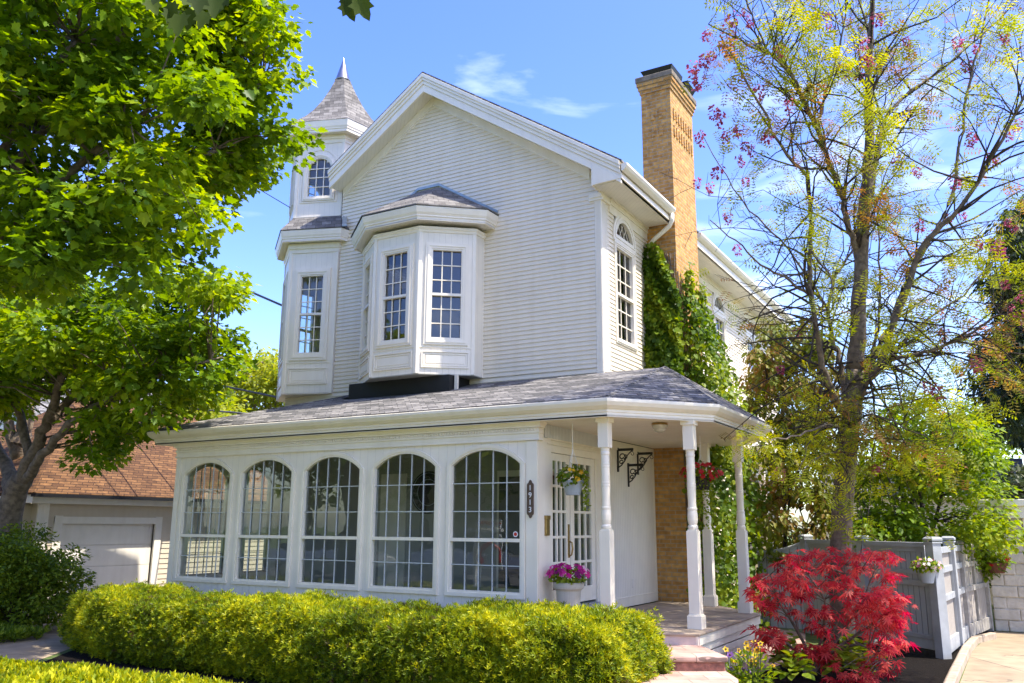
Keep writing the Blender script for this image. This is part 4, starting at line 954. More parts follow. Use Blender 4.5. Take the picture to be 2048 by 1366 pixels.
def basket(name,label,c,r,hang,leaf,fl,nfl,mat='pail',group=None,lr=None,fsize=.035):
    b=thing(name,label,'hanging basket',tuple(map(float,c)),group=group); x,y,z=c
    mb=MB(); mb.lathe([(r*.62,-.17),(r*.66,-.175),(r,-.02),(r*1.05,-.015),(r*1.05,.01),(r*.95,.01),(r*.9,-.04)],c,20); mb.build('basket_pot',mat,b)
    mb=MB(); mb.lathe([(0,-.03),(r*.92,-.03)],c,16,cap=False); mb.build('soil','soil',b)
    mb=MB()
    for k in range(3):
        a=R(40+120*k); n_=18
        for i in range(n_): 
            t0,t1=i/n_,(i+1)/n_; q=lambda t:(x+r*(1-t)*math.cos(a),y+r*(1-t)*math.sin(a),z+(hang-z)*.55*t)
            mb.tube([q(t0),q(t1)],.005 if i%2 else .0035,4)
    mb.tube([(x,y,z+(hang-z)*.55),(x,y,hang)],.005,5); mb.build('chain','sign_white',b)
    lr=lr or (r*1.3,r*1.3,.16)
    foliage('leaf_mass',(x,y,z+.07),lr,330,.06,leaf,b,droop=.5)
    blossoms('basket_flower',(x,y,z+.07),(lr[0]*1.0,lr[1]*1.0,lr[2]*.95),nfl,fsize,fl,b,top=False)
    return b
b1=basket('hanging_basket','grey hanging basket with yellow flowers in front of the glass doors',(.42,-2.02,1.79),.14,2.55,'leaf_ivy','petal_yellow',16)
n=60; t=rng.random(n); P=np.stack([.42+.17+rng.normal(0,.015,n),-2.0+rng.normal(0,.02,n),1.8-t*.36],1); leaves('trailing_stem',T_fold(.7),P,rnd(n)+[0,0,-.6],rnd(n)+[.3,-.5,.4],.045,'leaf_lime',b1)
bx,by,bz=1.42,.25,1.93
b2=basket('hanging_basket','hanging basket of red flowers with long trailing yellow stems at the back of the porch',(bx,by,bz),.15,2.55,'leaf_ivy','petal_red',70,mat='black',lr=(.28,.28,.15),fsize=.045)
n=520; sx=rng.integers(0,16,n); ang=sx*.39+.1; t=rng.random(n); ln=.45+.35*((sx*7)%5)/4
P=np.stack([bx+.13*np.cos(ang)*(1+.2*t)+rng.normal(0,.01,n),by+.13*np.sin(ang)*(1+.2*t)+rng.normal(0,.01,n),bz-t*ln],1); leaves('trailing_stem',T_fold(.7),P,rnd(n)+[0,0,-.8],rnd(n)+[.3,-.5,.4],.04,'leaf_lime',b2)
q=at(1853,1141,12.32); b3=basket('hanging_basket','small grey hanging basket of pink and white flowers on the fence',tuple(q),.12,float(q[2])+.36,'leaf_dog','petal_white',60,lr=(.2,.2,.10),fsize=.028)
q=at(1993,1126,15.32); b4=basket('hanging_basket','rust coloured basket with red flowers against the white block building',tuple(q),.17,float(q[2])+.5,'leaf_dog','petal_red',14,mat='rust_basket')
# ================================================================ hedge, shrubs, ground plants
HX0,HX1=-7.7,1.88
hedge=thing('hedge','long clipped yew hedge with bright yellow green tips in front of the sunroom','hedge',(-2.7,-3.9,GZ))
def hedge_y(x):   # front and back edges follow the bed
    return -4.40+.06*np.sin(x*1.3)+.85*np.clip((-4.6-x)/3.0,0,1)**1.6, -3.05+0*x
def hedge_top(x,y): return .215+.03*np.sin(x*1.9+.5)+.02*np.sin(x*4.3+1)+.02*np.sin(y*5+x)-.12*np.clip((-6.6-x)/1.0,0,1)+.09*np.clip((x+1)/2.8,0,1)
def hedge_pts(n):
    # points over top, front, ends; a skin about .2 m deep
    k=rng.random(n); P=np.zeros((n,3)); D=np.zeros((n,3))
    x=HX0+(HX1-HX0)*rng.random(n); yf,yb=hedge_y(x); tp=rng.random(n)
    y=yf+(yb-yf)*rng.random(n); z=hedge_top(x,y)
    top=k<.47; fr_=(k>=.47)&(k<.84); en=(k>=.84)&(k<.93); ba=k>=.93
    P[:]=np.stack([x,y,z],1); D[:]=(0,0,1)
    h=rng.random(n)
    zb=GZ+.05
    P[fr_,1]=yf[fr_]-.10*np.sin(math.pi*np.clip(h[fr_]*1.05,0,1)); P[fr_,2]=zb+(hedge_top(x[fr_],yf[fr_])-zb)*h[fr_]; D[fr_]=(0,-1,.35)
    P[ba,1]=yb[ba]; P[ba,2]=zb+(z[ba]-zb)*(.5+.5*h[ba]); D[ba]=(0,1,.4)
    r_=en&(rng.random(n)<.55); l_=en&~r_
    P[r_,0]=HX1+.12*np.sin(math.pi*h[r_]); P[l_,0]=HX0-.1*np.sin(math.pi*h[l_]); P[l_,1]=-3.45+.4*rng.random(l_.sum())
    for q,s in ((r_,1),(l_,-1)): P[q,2]=zb+(hedge_top(P[q,0],P[q,1])-zb)*h[q]; D[q]=(s,-.1,.4)
    # round the edges
    ex=np.clip(np.minimum(P[:,0]-HX0,HX1-P[:,0])/.35,0,1); P[:,2]-=np.where(top|fr_,.22*(1-ex)**2*(P[:,2]-GZ),0)
    ey=np.clip((P[:,1]-yf)/.35,0,1); P[:,2]-=np.where(top,.14*(1-ey)**2,0)
    P+=rnd(n,.035); P-=D*(rng.random((n,1))**1.4)*.17
    lump=.035*np.sin(P[:,0:1]*7+P[:,1:2]*5)*np.sin(P[:,1:2]*6+P[:,2:3]*9); P+=D*lump
    return P,D
n=140000; P,D=hedge_pts(n); Dd=D+rnd(n,.42)+np.array([0,0,.35])
tint=np.clip(.6+.2*np.sin(P[:,0]*5.1+P[:,2]*7)*np.sin(P[:,1]*6.3)+.1*np.sin(P[:,0]*1.7)+rng.normal(0,.2,n),0,1)
V,Fs=T_sprig(5,.12)
# sprig template points along +z: orient with x->perp, z->D
def sprigs(name,P,D,size,mat,parent,tint,tm):
    A=np.cross(D,rnd(len(D))); 
    V,Fs=tm; V2=V[:,[2,0,1]]; return leaves(name,(V2,Fs),P,D,A,size,mat,parent,tint=tint)
sprigs('sprig_mass',P,Dd,.045*(.6+.8*rng.random(n)),'leaf_hedge',hedge,tint,(V,Fs))
mb=MB(); NX=40
prof=[]
for i in range(NX+1):
    x=HX0+.25+(HX1-HX0-.5)*i/NX; yf,yb=hedge_y(np.array(x)); zt=float(hedge_top(np.array(x),np.array(-3.7)))-.22
    prof.append([(x,float(yf)+.17,GZ),(x,float(yf)+.14,zt-.12),(x,float(yf)+.32,zt),(x,float(yb)-.15,zt),(x,float(yb)-.15,GZ)])
for a,b in zip(prof[:-1],prof[1:]):
    for j in range(4): mb.poly([a[j],b[j],b[j+1],a[j+1]])
mb.poly(prof[0]); mb.poly(prof[-1][::-1]); mb.build('twigs','twigs',hedge)
# low bright cover in the front corner
n=9000; x=-5.6+4.0*rng.random(n); y=-7.3+2.0*rng.random(n); y=np.minimum(y,-5.4-.35*np.maximum(0,-4.4-x)+.13*np.maximum(0,x+4.4)); P=np.stack([x,y,GZ+.02+.12*rng.random(n)**.7*(1+.4*np.sin(x*3)*np.sin(y*4))],1)
Dd=rnd(n,.6)+np.array([0,0,.8]); o=sprigs('ground_cover',P,Dd,.085*(.7+.6*rng.random(n)),'leaf_hedge',None,np.clip(rng.normal(.75,.2,n),0,1),T_sprig(4,.2)); tag(o,kind='stuff')
n=5000; x=-12.5+4.2*rng.random(n); y=-5.2+1.8*rng.random(n); keep=rng.random(n)<.9; P=np.stack([x,y,GZ+.02+.12*rng.random(n)],1)
o=sprigs('grass',P,rnd(n,.5)+np.array([0,0,.9]),.11,'leaf_shrub',None,rng.random(n),T_sprig(4,.12)); tag(o,kind='stuff')
def bush(name,label,cat,c,r,n,size,mat,tm,clumps=40,stems='bark_dark',per_flat=.7,up=.7,droop=.1,group=None,crad=.28):
    b=thing(name,label,cat,(float(c[0]),float(c[1]),GZ),group=group)
    d=rnd(clumps); d/=np.linalg.norm(d,axis=1,keepdims=True); C=np.array(c)+d*(rng.random((clumps,1))**.45)*np.array(r)
    C[:,2]=np.maximum(C[:,2],GZ+.15)
    P,D,Nn=clump_leaves(C,crad*min(r[0],r[2])*(.7+.6*rng.random(clumps)),n//clumps,per_flat,.35,up,droop)
    leaves('foliage',tm,P,D,Nn,size*(.7+.6*rng.random(len(P))),mat,b)
    mb=MB()
    for i in range(min(clumps,26)):
        p0=np.array([c[0]+.08*math.cos(i),c[1]+.08*math.sin(i),GZ]); m_=(p0+C[i])/2+np.array([0,0,.1]); mb.tube([p0,m_,C[i]],[.02,.013,.005],5)
    mb.build('stem',stems,b); return b
bush('shrub','dense dark green rounded shrub at the left edge before the tan garage','shrub',(-9.75,-3.1,.22),(1.25,1.0,.86),26000,.075,'leaf_shrub',T_quad(.5),90,crad=.36)
# yellow coneflowers by the step
def daisy_clump(name,label,c,n,petal,eye,h=.45,spread=.28):
    b=thing(name,label,'flowers',(float(c[0]),float(c[1]),float(c[2])))
    P=np.stack([c[0]+rng.normal(0,spread,n),c[1]+rng.normal(0,spread,n),c[2]+h*(.6+.5*rng.random(n))],1)
    mb=MB(); 
    for p in P: mb.tube([(p[0]*.7+c[0]*.3,p[1]*.7+c[1]*.3,c[2]),(p[0],p[1],p[2])],.004,4)
    mb.build('stem','leaf_shrub',b)
    Nn=rnd(n,.35)+np.array([.1,-.5,.8]); Nn/=np.linalg.norm(Nn,axis=1,keepdims=True)
    for p,q in zip(P,Nn):
        hd=leaves('flower_head',T_FLOWER,p[None],np.cross(q,rnd(1)),q[None],.042*(.7+.5*rng.random(1)),petal,b); mb=MB(); mb.lathe([(.014,0),(.012,.01),(0,.016)],tuple(p+q*.006),6,cap=False); mb.build('flower_eye',eye,hd)
    foliage('leaf_mass',(c[0],c[1],c[2]+h*.4),(spread*1.3,spread*1.3,h*.5),260,.085,'leaf_dog',b,T_quad(.35),droop=-.3)
    return b
daisy_clump('coneflower','yellow coneflowers with dark centres growing beside the stone landing',(2.72,-2.35,GZ),18,'petal_yellow','bronze',.55,.17)
daisy_clump('bellflower','small purple flowers between the stone landing and the deck skirt',(2.45,-2.3,GZ),9,'petal_purple','bronze',.42,.14)
def hosta(name,label,c,n,r,size,mat='leaf_lime',group=None):
    b=thing(name,label,'plant',(float(c[0]),float(c[1]),GZ),group=group)
    a=rng.random(n)*6.283; t=rng.random(n); P=np.stack([c[0]+r*.5*t*np.cos(a),c[1]+r*.5*t*np.sin(a),GZ+.06+.3*(1-t)*rng.random(n)+.1],1)
    D=np.stack([np.cos(a),np.sin(a),.5-.8*t],1)+rnd(n,.2); leaves('leaf',T_fold(.75),P,D,rnd(n,.2)+np.array([0,0,1]),size*(.7+.5*rng.random(n)),mat,b); return b
hosta('hosta','lime green leafy plant under the red maple, left of the flowering tree trunk',(2.72,-.35,GZ),90,.5,.17)
hosta('hosta','lime green leafy plant right at the foot of the flowering tree trunk',(3.35,.25,GZ),80,.5,.18)
hosta('hosta','lime green leafy plant under the right side of the red maple',(3.45,-.75,GZ),70,.45,.15)
hosta('hosta','lime green leafy clump at the front of the mulch under the red maple',(2.95,-1.35,GZ),60,.4,.13)
# vine on the chimney
vine=thing('climbing_vine','thick green vine climbing the lower half of the brick chimney','vine',(.6,2.0,GZ))
PP=[];NN=[]
def zt_(x): return 6.35
n=13500
for k in range(n):
    f=rng.random()
    if f<.42:     # front face of the chimney above the porch roof
        x=-.06+.70*rng.random(); z_=3.3+3.0*rng.random()**1.1; top=6.25-.9*max(0,(x-.25))/.35
        if z_>top: continue
        b_=.04+.20*rng.random()*(1-.6*(z_-3.3)/3)+.12*math.sin(x*9+z_*4)**2; PP.append((x,2.015-b_,z_)); NN.append((.25,-1,.35))
    elif f<.75:   # right face, widening downwards
        z_=2.2+4.0*rng.random()**.95; y=2.0+1.35*rng.random(); top=5.6-.3*(y-2.0)+.45*math.sin(y*9)
        if z_>top: continue
        b_=.05+.85*rng.random()*max(.2,1-max(0,z_-3.2)/2.6); PP.append((.56+b_,y,z_)); NN.append((1,-.25,.35))
    else:         # beyond the chimney on the wall and hanging over the porch
        z_=-.55+4.9*rng.random(); y=1.9+2.6*rng.random(); b_=.35*rng.random()+.35*max(0,1-abs(z_-3.2)/1.0)*rng.random()+ (.25 if z_<2.6 else 0)*rng.random()
        if z_>4.5-1.3*(y-1.9) and z_>2.3: continue
        PP.append((.58+b_*1.2,y,z_)); NN.append((1,-.4,.35))
for k in range(2600):   # lower thicket seen through the porch
    y=1.7+3.6*rng.random(); z_=-.55+3.2*rng.random(); PP.append((.62+.75*rng.random(),y,z_)); NN.append((.6,-1,.3))
PP=np.array(PP); NN=np.array(NN); n=len(PP)
D=rnd(n,.5)+np.array([.1,-.1,-.7])+NN*.3
leaves('foliage',T_fold(.85),PP,D,NN+rnd(n,.45),.088*(.6+.7*rng.random(n)),'leaf_ivy',vine,tint=np.clip(.45+.3*np.sin(PP[:,2]*5+PP[:,0]*7)+rng.normal(0,.2,n),0,1))
mb=MB()
for i in range(9):
    x=.0+.07*i; pts=[(x+.04*math.sin(k*1.3+i),2.0-.02,2.7+k*.42) for k in range(9)]; mb.tube(pts,.012,5)
    y=2.05+.14*i; pts=[(.575,y+.05*math.sin(k*1.1+i),GZ+k*.7) for k in range(10-(i%3))]; mb.tube(pts,.013,5)
mb.build('stem','bark',vine)
# ================================================================ trees
def inpoly(p,poly):
    x,y=p; c=False; n=len(poly)
    for i in range(n):
        x0,y0=poly[i]; x1,y1=poly[(i+1)%n]
        if (y0>y)!=(y1>y) and x<(x1-x0)*(y-y0)/(y1-y0)+x0: c=not c
    return c
def fill(poly,n,d0,d1,mind=0):
    "crown clump centres filling a region between two depths"
    xs=[p[0] for p in poly]; ys=[p[1] for p in poly]; outp=[]
    tries=0
    while len(outp)<n and tries<n*400:
        tries+=1
        u=min(xs)+(max(xs)-min(xs))*rng.random(); v=min(ys)+(max(ys)-min(ys))*rng.random()
        if inpoly((u,v),poly): outp.append(at(u,v,d0+(d1-d0)*rng.random()))
    return np.array(outp)
def limb(mb,pts,r0,r1,n=8,sub=4,wob=.02):
    pts=[np.array(p,float) for p in pts]; Q=[]
    k=len(pts)
    for i in range(k-1):
        p0=pts[max(i-1,0)];p1=pts[i];p2=pts[i+1];p3=pts[min(i+2,k-1)]
        for j in range(sub):
            t=j/sub; Q.append(.5*((2*p1)+(p2-p0)*t+(2*p0-5*p1+4*p2-p3)*t*t+(3*p1-p0-3*p2+p3)*t**3)+rng.normal(0,wob,3)*(i+j>0))
    Q.append(pts[-1]); m_=len(Q); rr=[r0+(r1-r0)*(i/(m_-1))**.85 for i in range(m_)]
    mb.tube(Q,rr,n); return Q
def twigs_to(mb,roots,C,r=.022,n=5):
    "thin branches from the nearest limb point to clump centres"
    roots=np.array(roots)
    for c in C:
        d=np.linalg.norm(roots-c,axis=1)+np.maximum(0,roots[:,2]-c[2])*.6; p=roots[np.argmin(d)]
        L_=np.linalg.norm(c-p); mid=(p+c)/2+np.array([0,0,.12*L_])+rng.normal(0,.06*L_,3)
        mb.tube([p,(p+mid)/2+rng.normal(0,.02*L_,3),mid,(mid+c)/2,c],[r,r*.8,r*.65,r*.45,r*.25],n)
# --- near maple: big leaves in the upper left
mt=thing('maple_tree','large near maple filling the upper left corner with big bright lobed leaves','tree',tuple(np.append(at(-330,900,10.5)[:2],GZ)))
base=np.append(at(-330,900,10.5)[:2],GZ); mb=MB(); roots=[]
fork=base+np.array([.15,.1,3.2]); roots+=limb(mb,[base,base+np.array([.03,0,1.6]),fork],.34,.26,12)
for tgt,r in (((120,430,10.2),.15),((250,250,9.6),.13),((430,300,11.2),.12),((150,80,9.8),.12),((350,-60,10.2),.1),((520,180,11.8),.07),((60,560,10),.08)):
    e=at(*tgt); roots+=limb(mb,[fork-np.array([0,0,.2]),fork*.6+e*.4+np.array([0,0,.35]),e],r,.03,8)
polyA=[(-160,-160),(380,-160),(405,60),(425,230),(415,390),(400,520),(330,590),(190,612),(90,580),(-160,560)]
polyB=[(380,-160),(540,-160),(545,20),(570,75),(586,130),(570,165),(590,205),(565,250),(585,285),(545,325),(500,352),(455,375),(420,420),(395,380),(395,100)]
C=np.concatenate([fill(polyA,215,8.7,11.6),fill(polyB,80,11.0,12.8)])
twigs_to(mb,roots,C,.016)
mb.build('trunk','bark',mt,smooth=True)
P,D,Nn=clump_leaves(C,.36+.16*rng.random(len(C)),125,.5,.25,.9,.45)
n=len(P); sz=.118*(.5+.75*rng.random(n))
leaves('crown',T_maple(),P,D,Nn,sz,'leaf_maple',mt,tint=np.clip(.5+.18*np.sin(P[:,0]*2+P[:,2]*2.6)+rng.normal(0,.22,n),0,1))
# overhanging branch with a few leaves close to the lens
mb=MB(); limb(mb,[at(-200,-140,6),at(200,-110,4.6),at(480,-75,4.2),at(720,-50,4.0)],.02,.006,6)
mb.build('overhanging_branch','bark',mt)
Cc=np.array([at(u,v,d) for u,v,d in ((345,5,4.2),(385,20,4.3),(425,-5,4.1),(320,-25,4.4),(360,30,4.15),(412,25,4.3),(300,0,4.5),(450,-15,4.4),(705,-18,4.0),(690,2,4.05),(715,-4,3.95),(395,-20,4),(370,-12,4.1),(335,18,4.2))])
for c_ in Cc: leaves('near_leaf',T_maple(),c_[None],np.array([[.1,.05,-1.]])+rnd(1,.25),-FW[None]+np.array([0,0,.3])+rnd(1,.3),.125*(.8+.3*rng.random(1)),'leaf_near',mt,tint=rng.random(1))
# --- farther maple in front of the garage
b0=at(12,1075,15.6); b0[2]=GZ
m2=thing('maple_tree','maple with forked grey trunk standing in front of the tan garage','tree',tuple(b0))
mb=MB(); roots=[]; A=lambda u,v,d:at(u,v,d)
roots+=limb(mb,[b0,A(14,1075,15.6),A(22,1010,15.6),A(45,955,15.5)],.27,.19,14,5,.012)
roots+=limb(mb,[A(40,965,15.5),A(75,890,15.4),A(98,840,15.3),A(120,770,15.2),A(140,700,15.0),A(160,620,15)],.13,.04,10)
roots+=limb(mb,[A(40,975,15.6),A(70,935,15.2),A(105,885,14.8),A(180,820,14.2),A(260,770,13.8)],.11,.04,9)
roots+=limb(mb,[A(98,845,15.3),A(150,790,15.6),A(210,740,16),A(290,690,16.3),A(380,640,16.6)],.10,.03,8)
roots+=limb(mb,[A(30,985,15.7),A(18,940,16.2),A(-5,900,16.6),A(-40,840,17)],.16,.08,9)
roots+=limb(mb,[A(60,915,15.5),A(40,830,16),A(10,740,16.3),A(0,650,16.4)],.10,.04,8)
roots+=limb(mb,[A(260,770,13.8),A(340,740,13.6),A(420,720,13.7)],.05,.02,6)
polyC=[(-120,560),(110,590),(300,580),(430,535),(455,560),(448,620),(462,660),(470,705),(490,735),(455,775),(445,795),(395,818),(310,835),(262,878),(225,915),(170,920),(150,860),(210,800),(150,770),(60,790),(-40,760),(-120,780)]
polyD=[(-120,760),(40,770),(100,830),(60,850),(20,840),(-120,900)]
C=np.concatenate([fill(polyC,185,13.2,17.0),fill(polyD,14,15.5,17)])
twigs_to(mb,roots,C,.02)
mb.build('trunk','bark',m2,smooth=True)
P,D,Nn=clump_leaves(C,.42+.2*rng.random(len(C)),135,.5,.25,.9,.45); n=len(P)
leaves('crown',T_maple(),P,D,Nn,.125*(.6+.6*rng.random(n)),'leaf_maple',m2,tint=np.clip(.55+.2*np.sin(P[:,0]*1.7+P[:,2]*2.2)+rng.normal(0,.22,n),0,1))
b1_=at(45,960,19.5); b1_[2]=GZ
m3=thing('pale_tree','pale barked tree trunk standing behind the fork of the garage maple','tree',tuple(b1_))
mb=MB(); limb(mb,[b1_,at(44,960,19.5),at(38,900,19.5),at(52,840,19.6),at(48,760,19.7),at(60,650,19.8)],.27,.12,10); limb(mb,[at(36,915,19.5),at(18,860,19.5),at(8,780,19.5),at(5,690,19.5)],.15,.07,8); mb.build('trunk','bark_pale',m3,smooth=True)
C=fill([(-150,540),(160,540),(170,640),(60,700),(-150,740)],36,18.6,21); P,D,Nn=clump_leaves(C,.6,120,.6); leaves('crown',T_fold(.8),P,D,Nn,.14*(.6+.7*rng.random(len(P))),'leaf_maple',m3)
# --- flowering locust
lb=np.array([3.18,.68,GZ])
loc=thing('flowering_tree','tall thin leaved locust tree with pink flower clusters rising from the mulch bed','tree',tuple(lb))
mb=MB(); LP=[]; LR=[]
def LA(pts,d0,d1): 
    k=len(pts); return [at(u,v,d0+(d1-d0)*i/(k-1)) for i,(u,v) in enumerate(pts)]
def addlimb(pts,d0,d1,r0,r1,n=8,first=None):
    pp_=LA(pts,d0,d1)
    if r0<.12: r0*=.68; r1*=.7
    else: r0*=.92
    if first is not None: pp_[0]=first
    q=limb(mb,pp_,r0,r1,n,4,.012); m_=len(q); LP.extend(q); LR.extend([r0+(r1-r0)*i/(m_-1) for i in range(m_)]); return q
tr0=[lb,lb+np.array([0,0,.25])]+LA([(1683,1200),(1681,1100),(1688,980),(1698,860),(1712,740)],11.6,11.7)
q=limb(mb,tr0,.165,.128,14,4,.01); mb2=MB()
LP+=q[10:]; LR+= [.15]*len(q[10:])
addlimb([(1712,740),(1719,600),(1727,430),(1738,300),(1736,180),(1741,60),(1746,-80)],11.7,11.5,.13,.022,12)
addlimb([(1690,830),(1670,800),(1656,765),(1642,716),(1627,631),(1620,545),(1621,450),(1611,355),(1560,290),(1500,170),(1440,70)],11.65,10.4,.085,.015)
addlimb([(1697,830),(1689,790),(1682,735),(1665,673),(1656,612),(1675,545),(1708,497)],11.7,12.6,.075,.02)
addlimb([(1717,520),(1709,487),(1691,432),(1673,366),(1651,304),(1629,249),(1600,190),(1563,121),(1519,102),(1468,73),(1417,48)],11.7,10.6,.075,.012)
addlimb([(1629,249),(1592,165),(1545,110),(1500,30),(1480,-60)],10.9,10.2,.035,.01,6)
addlimb([(1651,304),(1640,240),(1670,130),(1690,30),(1700,-60)],11.2,11.4,.035,.01,6)
addlimb([(1722,520),(1731,457),(1746,366),(1761,278),(1783,216),(1870,150),(1930,100),(2000,40)],11.7,12.8,.07,.014)
addlimb([(1761,278),(1752,200),(1725,120),(1700,40)],12.2,12.6,.03,.01,6)
addlimb([(1725,770),(1760,725),(1790,640),(1845,498),(1892,443),(1929,403),(1980,322),(2030,230),(2080,120)],11.65,10.6,.085,.02)
addlimb([(1735,750),(1746,715),(1784,640),(1813,555),(1846,502),(1889,430),(1915,330),(1935,190),(1965,60),(1990,-60)],11.7,12.9,.08,.015)
addlimb([(1722,800),(1745,745),(1784,720),(1822,712),(1875,697),(1946,664),(1998,626),(2070,570)],11.6,10.2,.055,.014)
addlimb([(1730,760),(1760,730),(1790,703),(1813,683),(1856,640),(1927,588),(2010,500)],11.7,12.2,.05,.014)
addlimb([(1740,735),(1744,716),(1756,640),(1758,545),(1756,464),(1762,380),(1790,300)],11.8,13.1,.04,.01,6)
addlimb([(1627,600),(1580,560),(1520,530),(1470,480),(1420,440)],11.2,10.2,.032,.008,6)
addlimb([(1656,620),(1620,560),(1560,480),(1500,420),(1440,330),(1400,260)],12.2,12.9,.03,.008,6)
addlimb([(1690,860),(1650,850),(1600,870),(1540,880),(1490,890)],11.5,9.9,.03,.007,6)
addlimb([(1700,850),(1740,830),(1800,850),(1860,880)],11.6,10.4,.03,.007,6)
addlimb([(1695,900),(1660,905),(1620,930),(1590,960)],11.5,10.4,.025,.007,6)
LPa=np.array(LP); LRa=np.array(LR)
tipP=[];tipD=[]
ctr=at(1720,600,11.7)
cand=np.where(LRa<.062)[0]
for k in range(520):
    i=cand[rng.integers(len(cand))]; p=LPa[i]
    pz_=(p-CAM)@FW; pu=1024+F*((p-CAM)@RT)/pz_; pv=683-F*((p-CAM)@UP)/pz_
    if (pv>770 and pu<1640) or (pv>470 and pu<1600 and rng.random()<.75): continue
    o=p-ctr; o[2]*=.3; o/=np.linalg.norm(o)+.3
    d=o*.9+rng.normal(0,.55,3)+np.array([0,0,.28]); d/=np.linalg.norm(d); Lb=.5+1.15*rng.random()
    if pu+F*(d@RT)*Lb/pz_<1395: continue
    pts=[p]; r=min(.018,LRa[i]*.6)
    for j in range(5):
        d=d+rng.normal(0,.17,3)+np.array([0,0,-.05]); d/=np.linalg.norm(d); pts.append(pts[-1]+d*Lb/5)
        if j>=2: tipP.append(pts[-1]); tipD.append(d.copy())
        if rng.random()<.6:
            d2=d+rng.normal(0,.7,3); d2/=np.linalg.norm(d2); q2=pts[-1]+d2*(.15+.35*rng.random()); mb2.tube([pts[-1],(pts[-1]+q2)/2+rng.normal(0,.02,3),q2],[.005,.004,.002],4,cap=False); tipP.append(q2); tipD.append(d2)
    mb2.tube(pts,[r*(1-.16*j) for j in range(6)],5,cap=False)
mb.build('trunk','bark',loc,smooth=True); mb2.build('branch','bark_dark',loc)
tipP=np.array(tipP); tipD=np.array(tipD)
def T_pinnate(k=5):
    V=[];Fl=[]
    for i in range(k):
        x=.2+.75*i/(k-1)
        for s in (-1,1):
            b=len(V); a=.3*s; V+= [(x,0,0),(x+.03,.17*s-.05*s,.015),(x+.09,.36*s,-.03),(x+.13,.17*s,.015)]; Fl.append([b,b+1,b+2,b+3] if s>0 else [b+3,b+2,b+1,b])
    b=len(V); V+= [(.95,0,0),(1.05,.07,0),(1.2,0,-.03),(1.05,-.07,0)]; Fl.append([b,b+1,b+2,b+3])
    return np.array(V),[np.array(Fl)]
# foliage is thin and patchy: denser patches drawn around random tips
den=np.clip(.42+.5*np.sin(tipP[:,0]*2.3+1)*np.sin(tipP[:,2]*2.1+tipP[:,1]*1.7),.08,1)
uu_=1024+F*((tipP-CAM)@RT)/((tipP-CAM)@FW); vv_=683-F*((tipP-CAM)@UP)/((tipP-CAM)@FW)
rep=np.where(rng.random(len(tipP))<.27+.45*den,(7+16*den*rng.random(len(tipP))),rng.random(len(tipP))*2.6).astype(int); rep[uu_<1385]=0; rep=(rep*.5+.3*rng.random(len(rep))).astype(int); rep[(vv_>430)&(uu_<1610)]//=4
idx=np.repeat(np.arange(len(tipP)),rep); n=len(idx)
P=tipP[idx]+rnd(n,.075); D=tipD[idx]+rnd(n,.7)+np.array([0,0,-.35]); 
leaves('foliage',T_pinnate(5),P,D,rnd(n,.45)+np.array([0,0,1]),.20*(.6+.7*rng.random(n)),'leaf_locust',loc,tint=np.clip(.42+.25*np.sin(tipP[idx][:,0]*3+tipP[idx][:,2]*2.2)+rng.normal(0,.2,n),0,1))
# dense low sprays round the trunk and over the porch corner
C=np.array([at(u,v,d) for u,v,d in [(1500,890,10.1),(1530,880,10.2),(1560,900,10.3),(1590,930,10.5),(1620,900,10.7),(1650,880,11),(1680,860,11.2),(1620,960,10.6),(1560,930,10.4),(1720,860,11.2),(1660,920,10.9),(1700,920,11.1),(1640,840,11.2),(1600,880,10.8),(1480,895,10.1),(1740,900,10.9),(1800,920,10.6),(1850,925,10.5),(1760,950,10.8),(1830,900,10.6),(1690,800,11.3),(1730,800,11.4),(1590,800,11),(1610,760,11)]])
P,D,Nn=clump_leaves(C,.26,24,.5,.2,1.0,.2); leaves('low_spray',T_pinnate(5),P,D,Nn,.16*(.6+.6*rng.random(len(P))),'leaf_locust',loc,tint=np.clip(rng.normal(.72,.2,len(P)),0,1))
# pink flower clusters, each a part
T_pet=T_fold(.7)
def flower_mesh(seed):
    n=46; d=rnd(n); d/=np.linalg.norm(d,axis=1,keepdims=True); z=-rng.random(n)*.17
    P=np.stack([d[:,0]*.05*(1-.4*z/-.17),d[:,1]*.05*(1-.4*z/-.17),z],1)+rnd(n,.008)
    return P,d*np.array([1,1,.4])+np.array([0,0,-.5]),rnd(n,.4)+d
protos=[]
for s in range(3):
    P,D,Nn=flower_mesh(s); o=leaves('flower_cluster',T_pet,P,D,Nn,.042,'petal_pink',loc=(0,0,0)); protos.append(o)
FLW=[(1470,35),(1490,15),(1505,40),(1460,70),(1420,60),(1410,105),(1385,130),(1400,150),(1430,105),(1452,85),(1455,260),(1430,210),(1440,225),(1480,250),(1490,280),(1500,290),(1475,310),(1485,320),(1400,265),(1440,330),(1395,355),(1420,370),(1455,425),(1490,355),(1580,200),(1730,75),(1720,95),(1735,115),(1695,140),(1725,140),(1640,30),(1660,45),(1750,25),(1810,75),(1915,75),(1930,120),(1955,90),(2010,65),(1945,265),(1935,285),(2020,255),(2035,240),(1985,310),(1975,320),(1800,305),(1790,320),(1830,335),(1910,350),(1925,425),(1900,430),(1835,440),(1950,480),(1990,475),(2030,450),(2015,440),(1470,490),(1590,655),(1665,855),(1850,760),(1870,770),(1880,690),(1890,655),(1950,715),(2020,610),(2040,620),(2005,560),(2035,590),(1990,490),(1560,730),(1540,265),(1560,90),(1620,390),(1515,170),(1755,930),(1560,935),(1900,510)]
tipuv=[]
rel=tipP-CAM; dz=rel@FW; uu=1024+F*(rel@RT)/dz; vv=683-F*(rel@UP)/dz
first=[True]*3
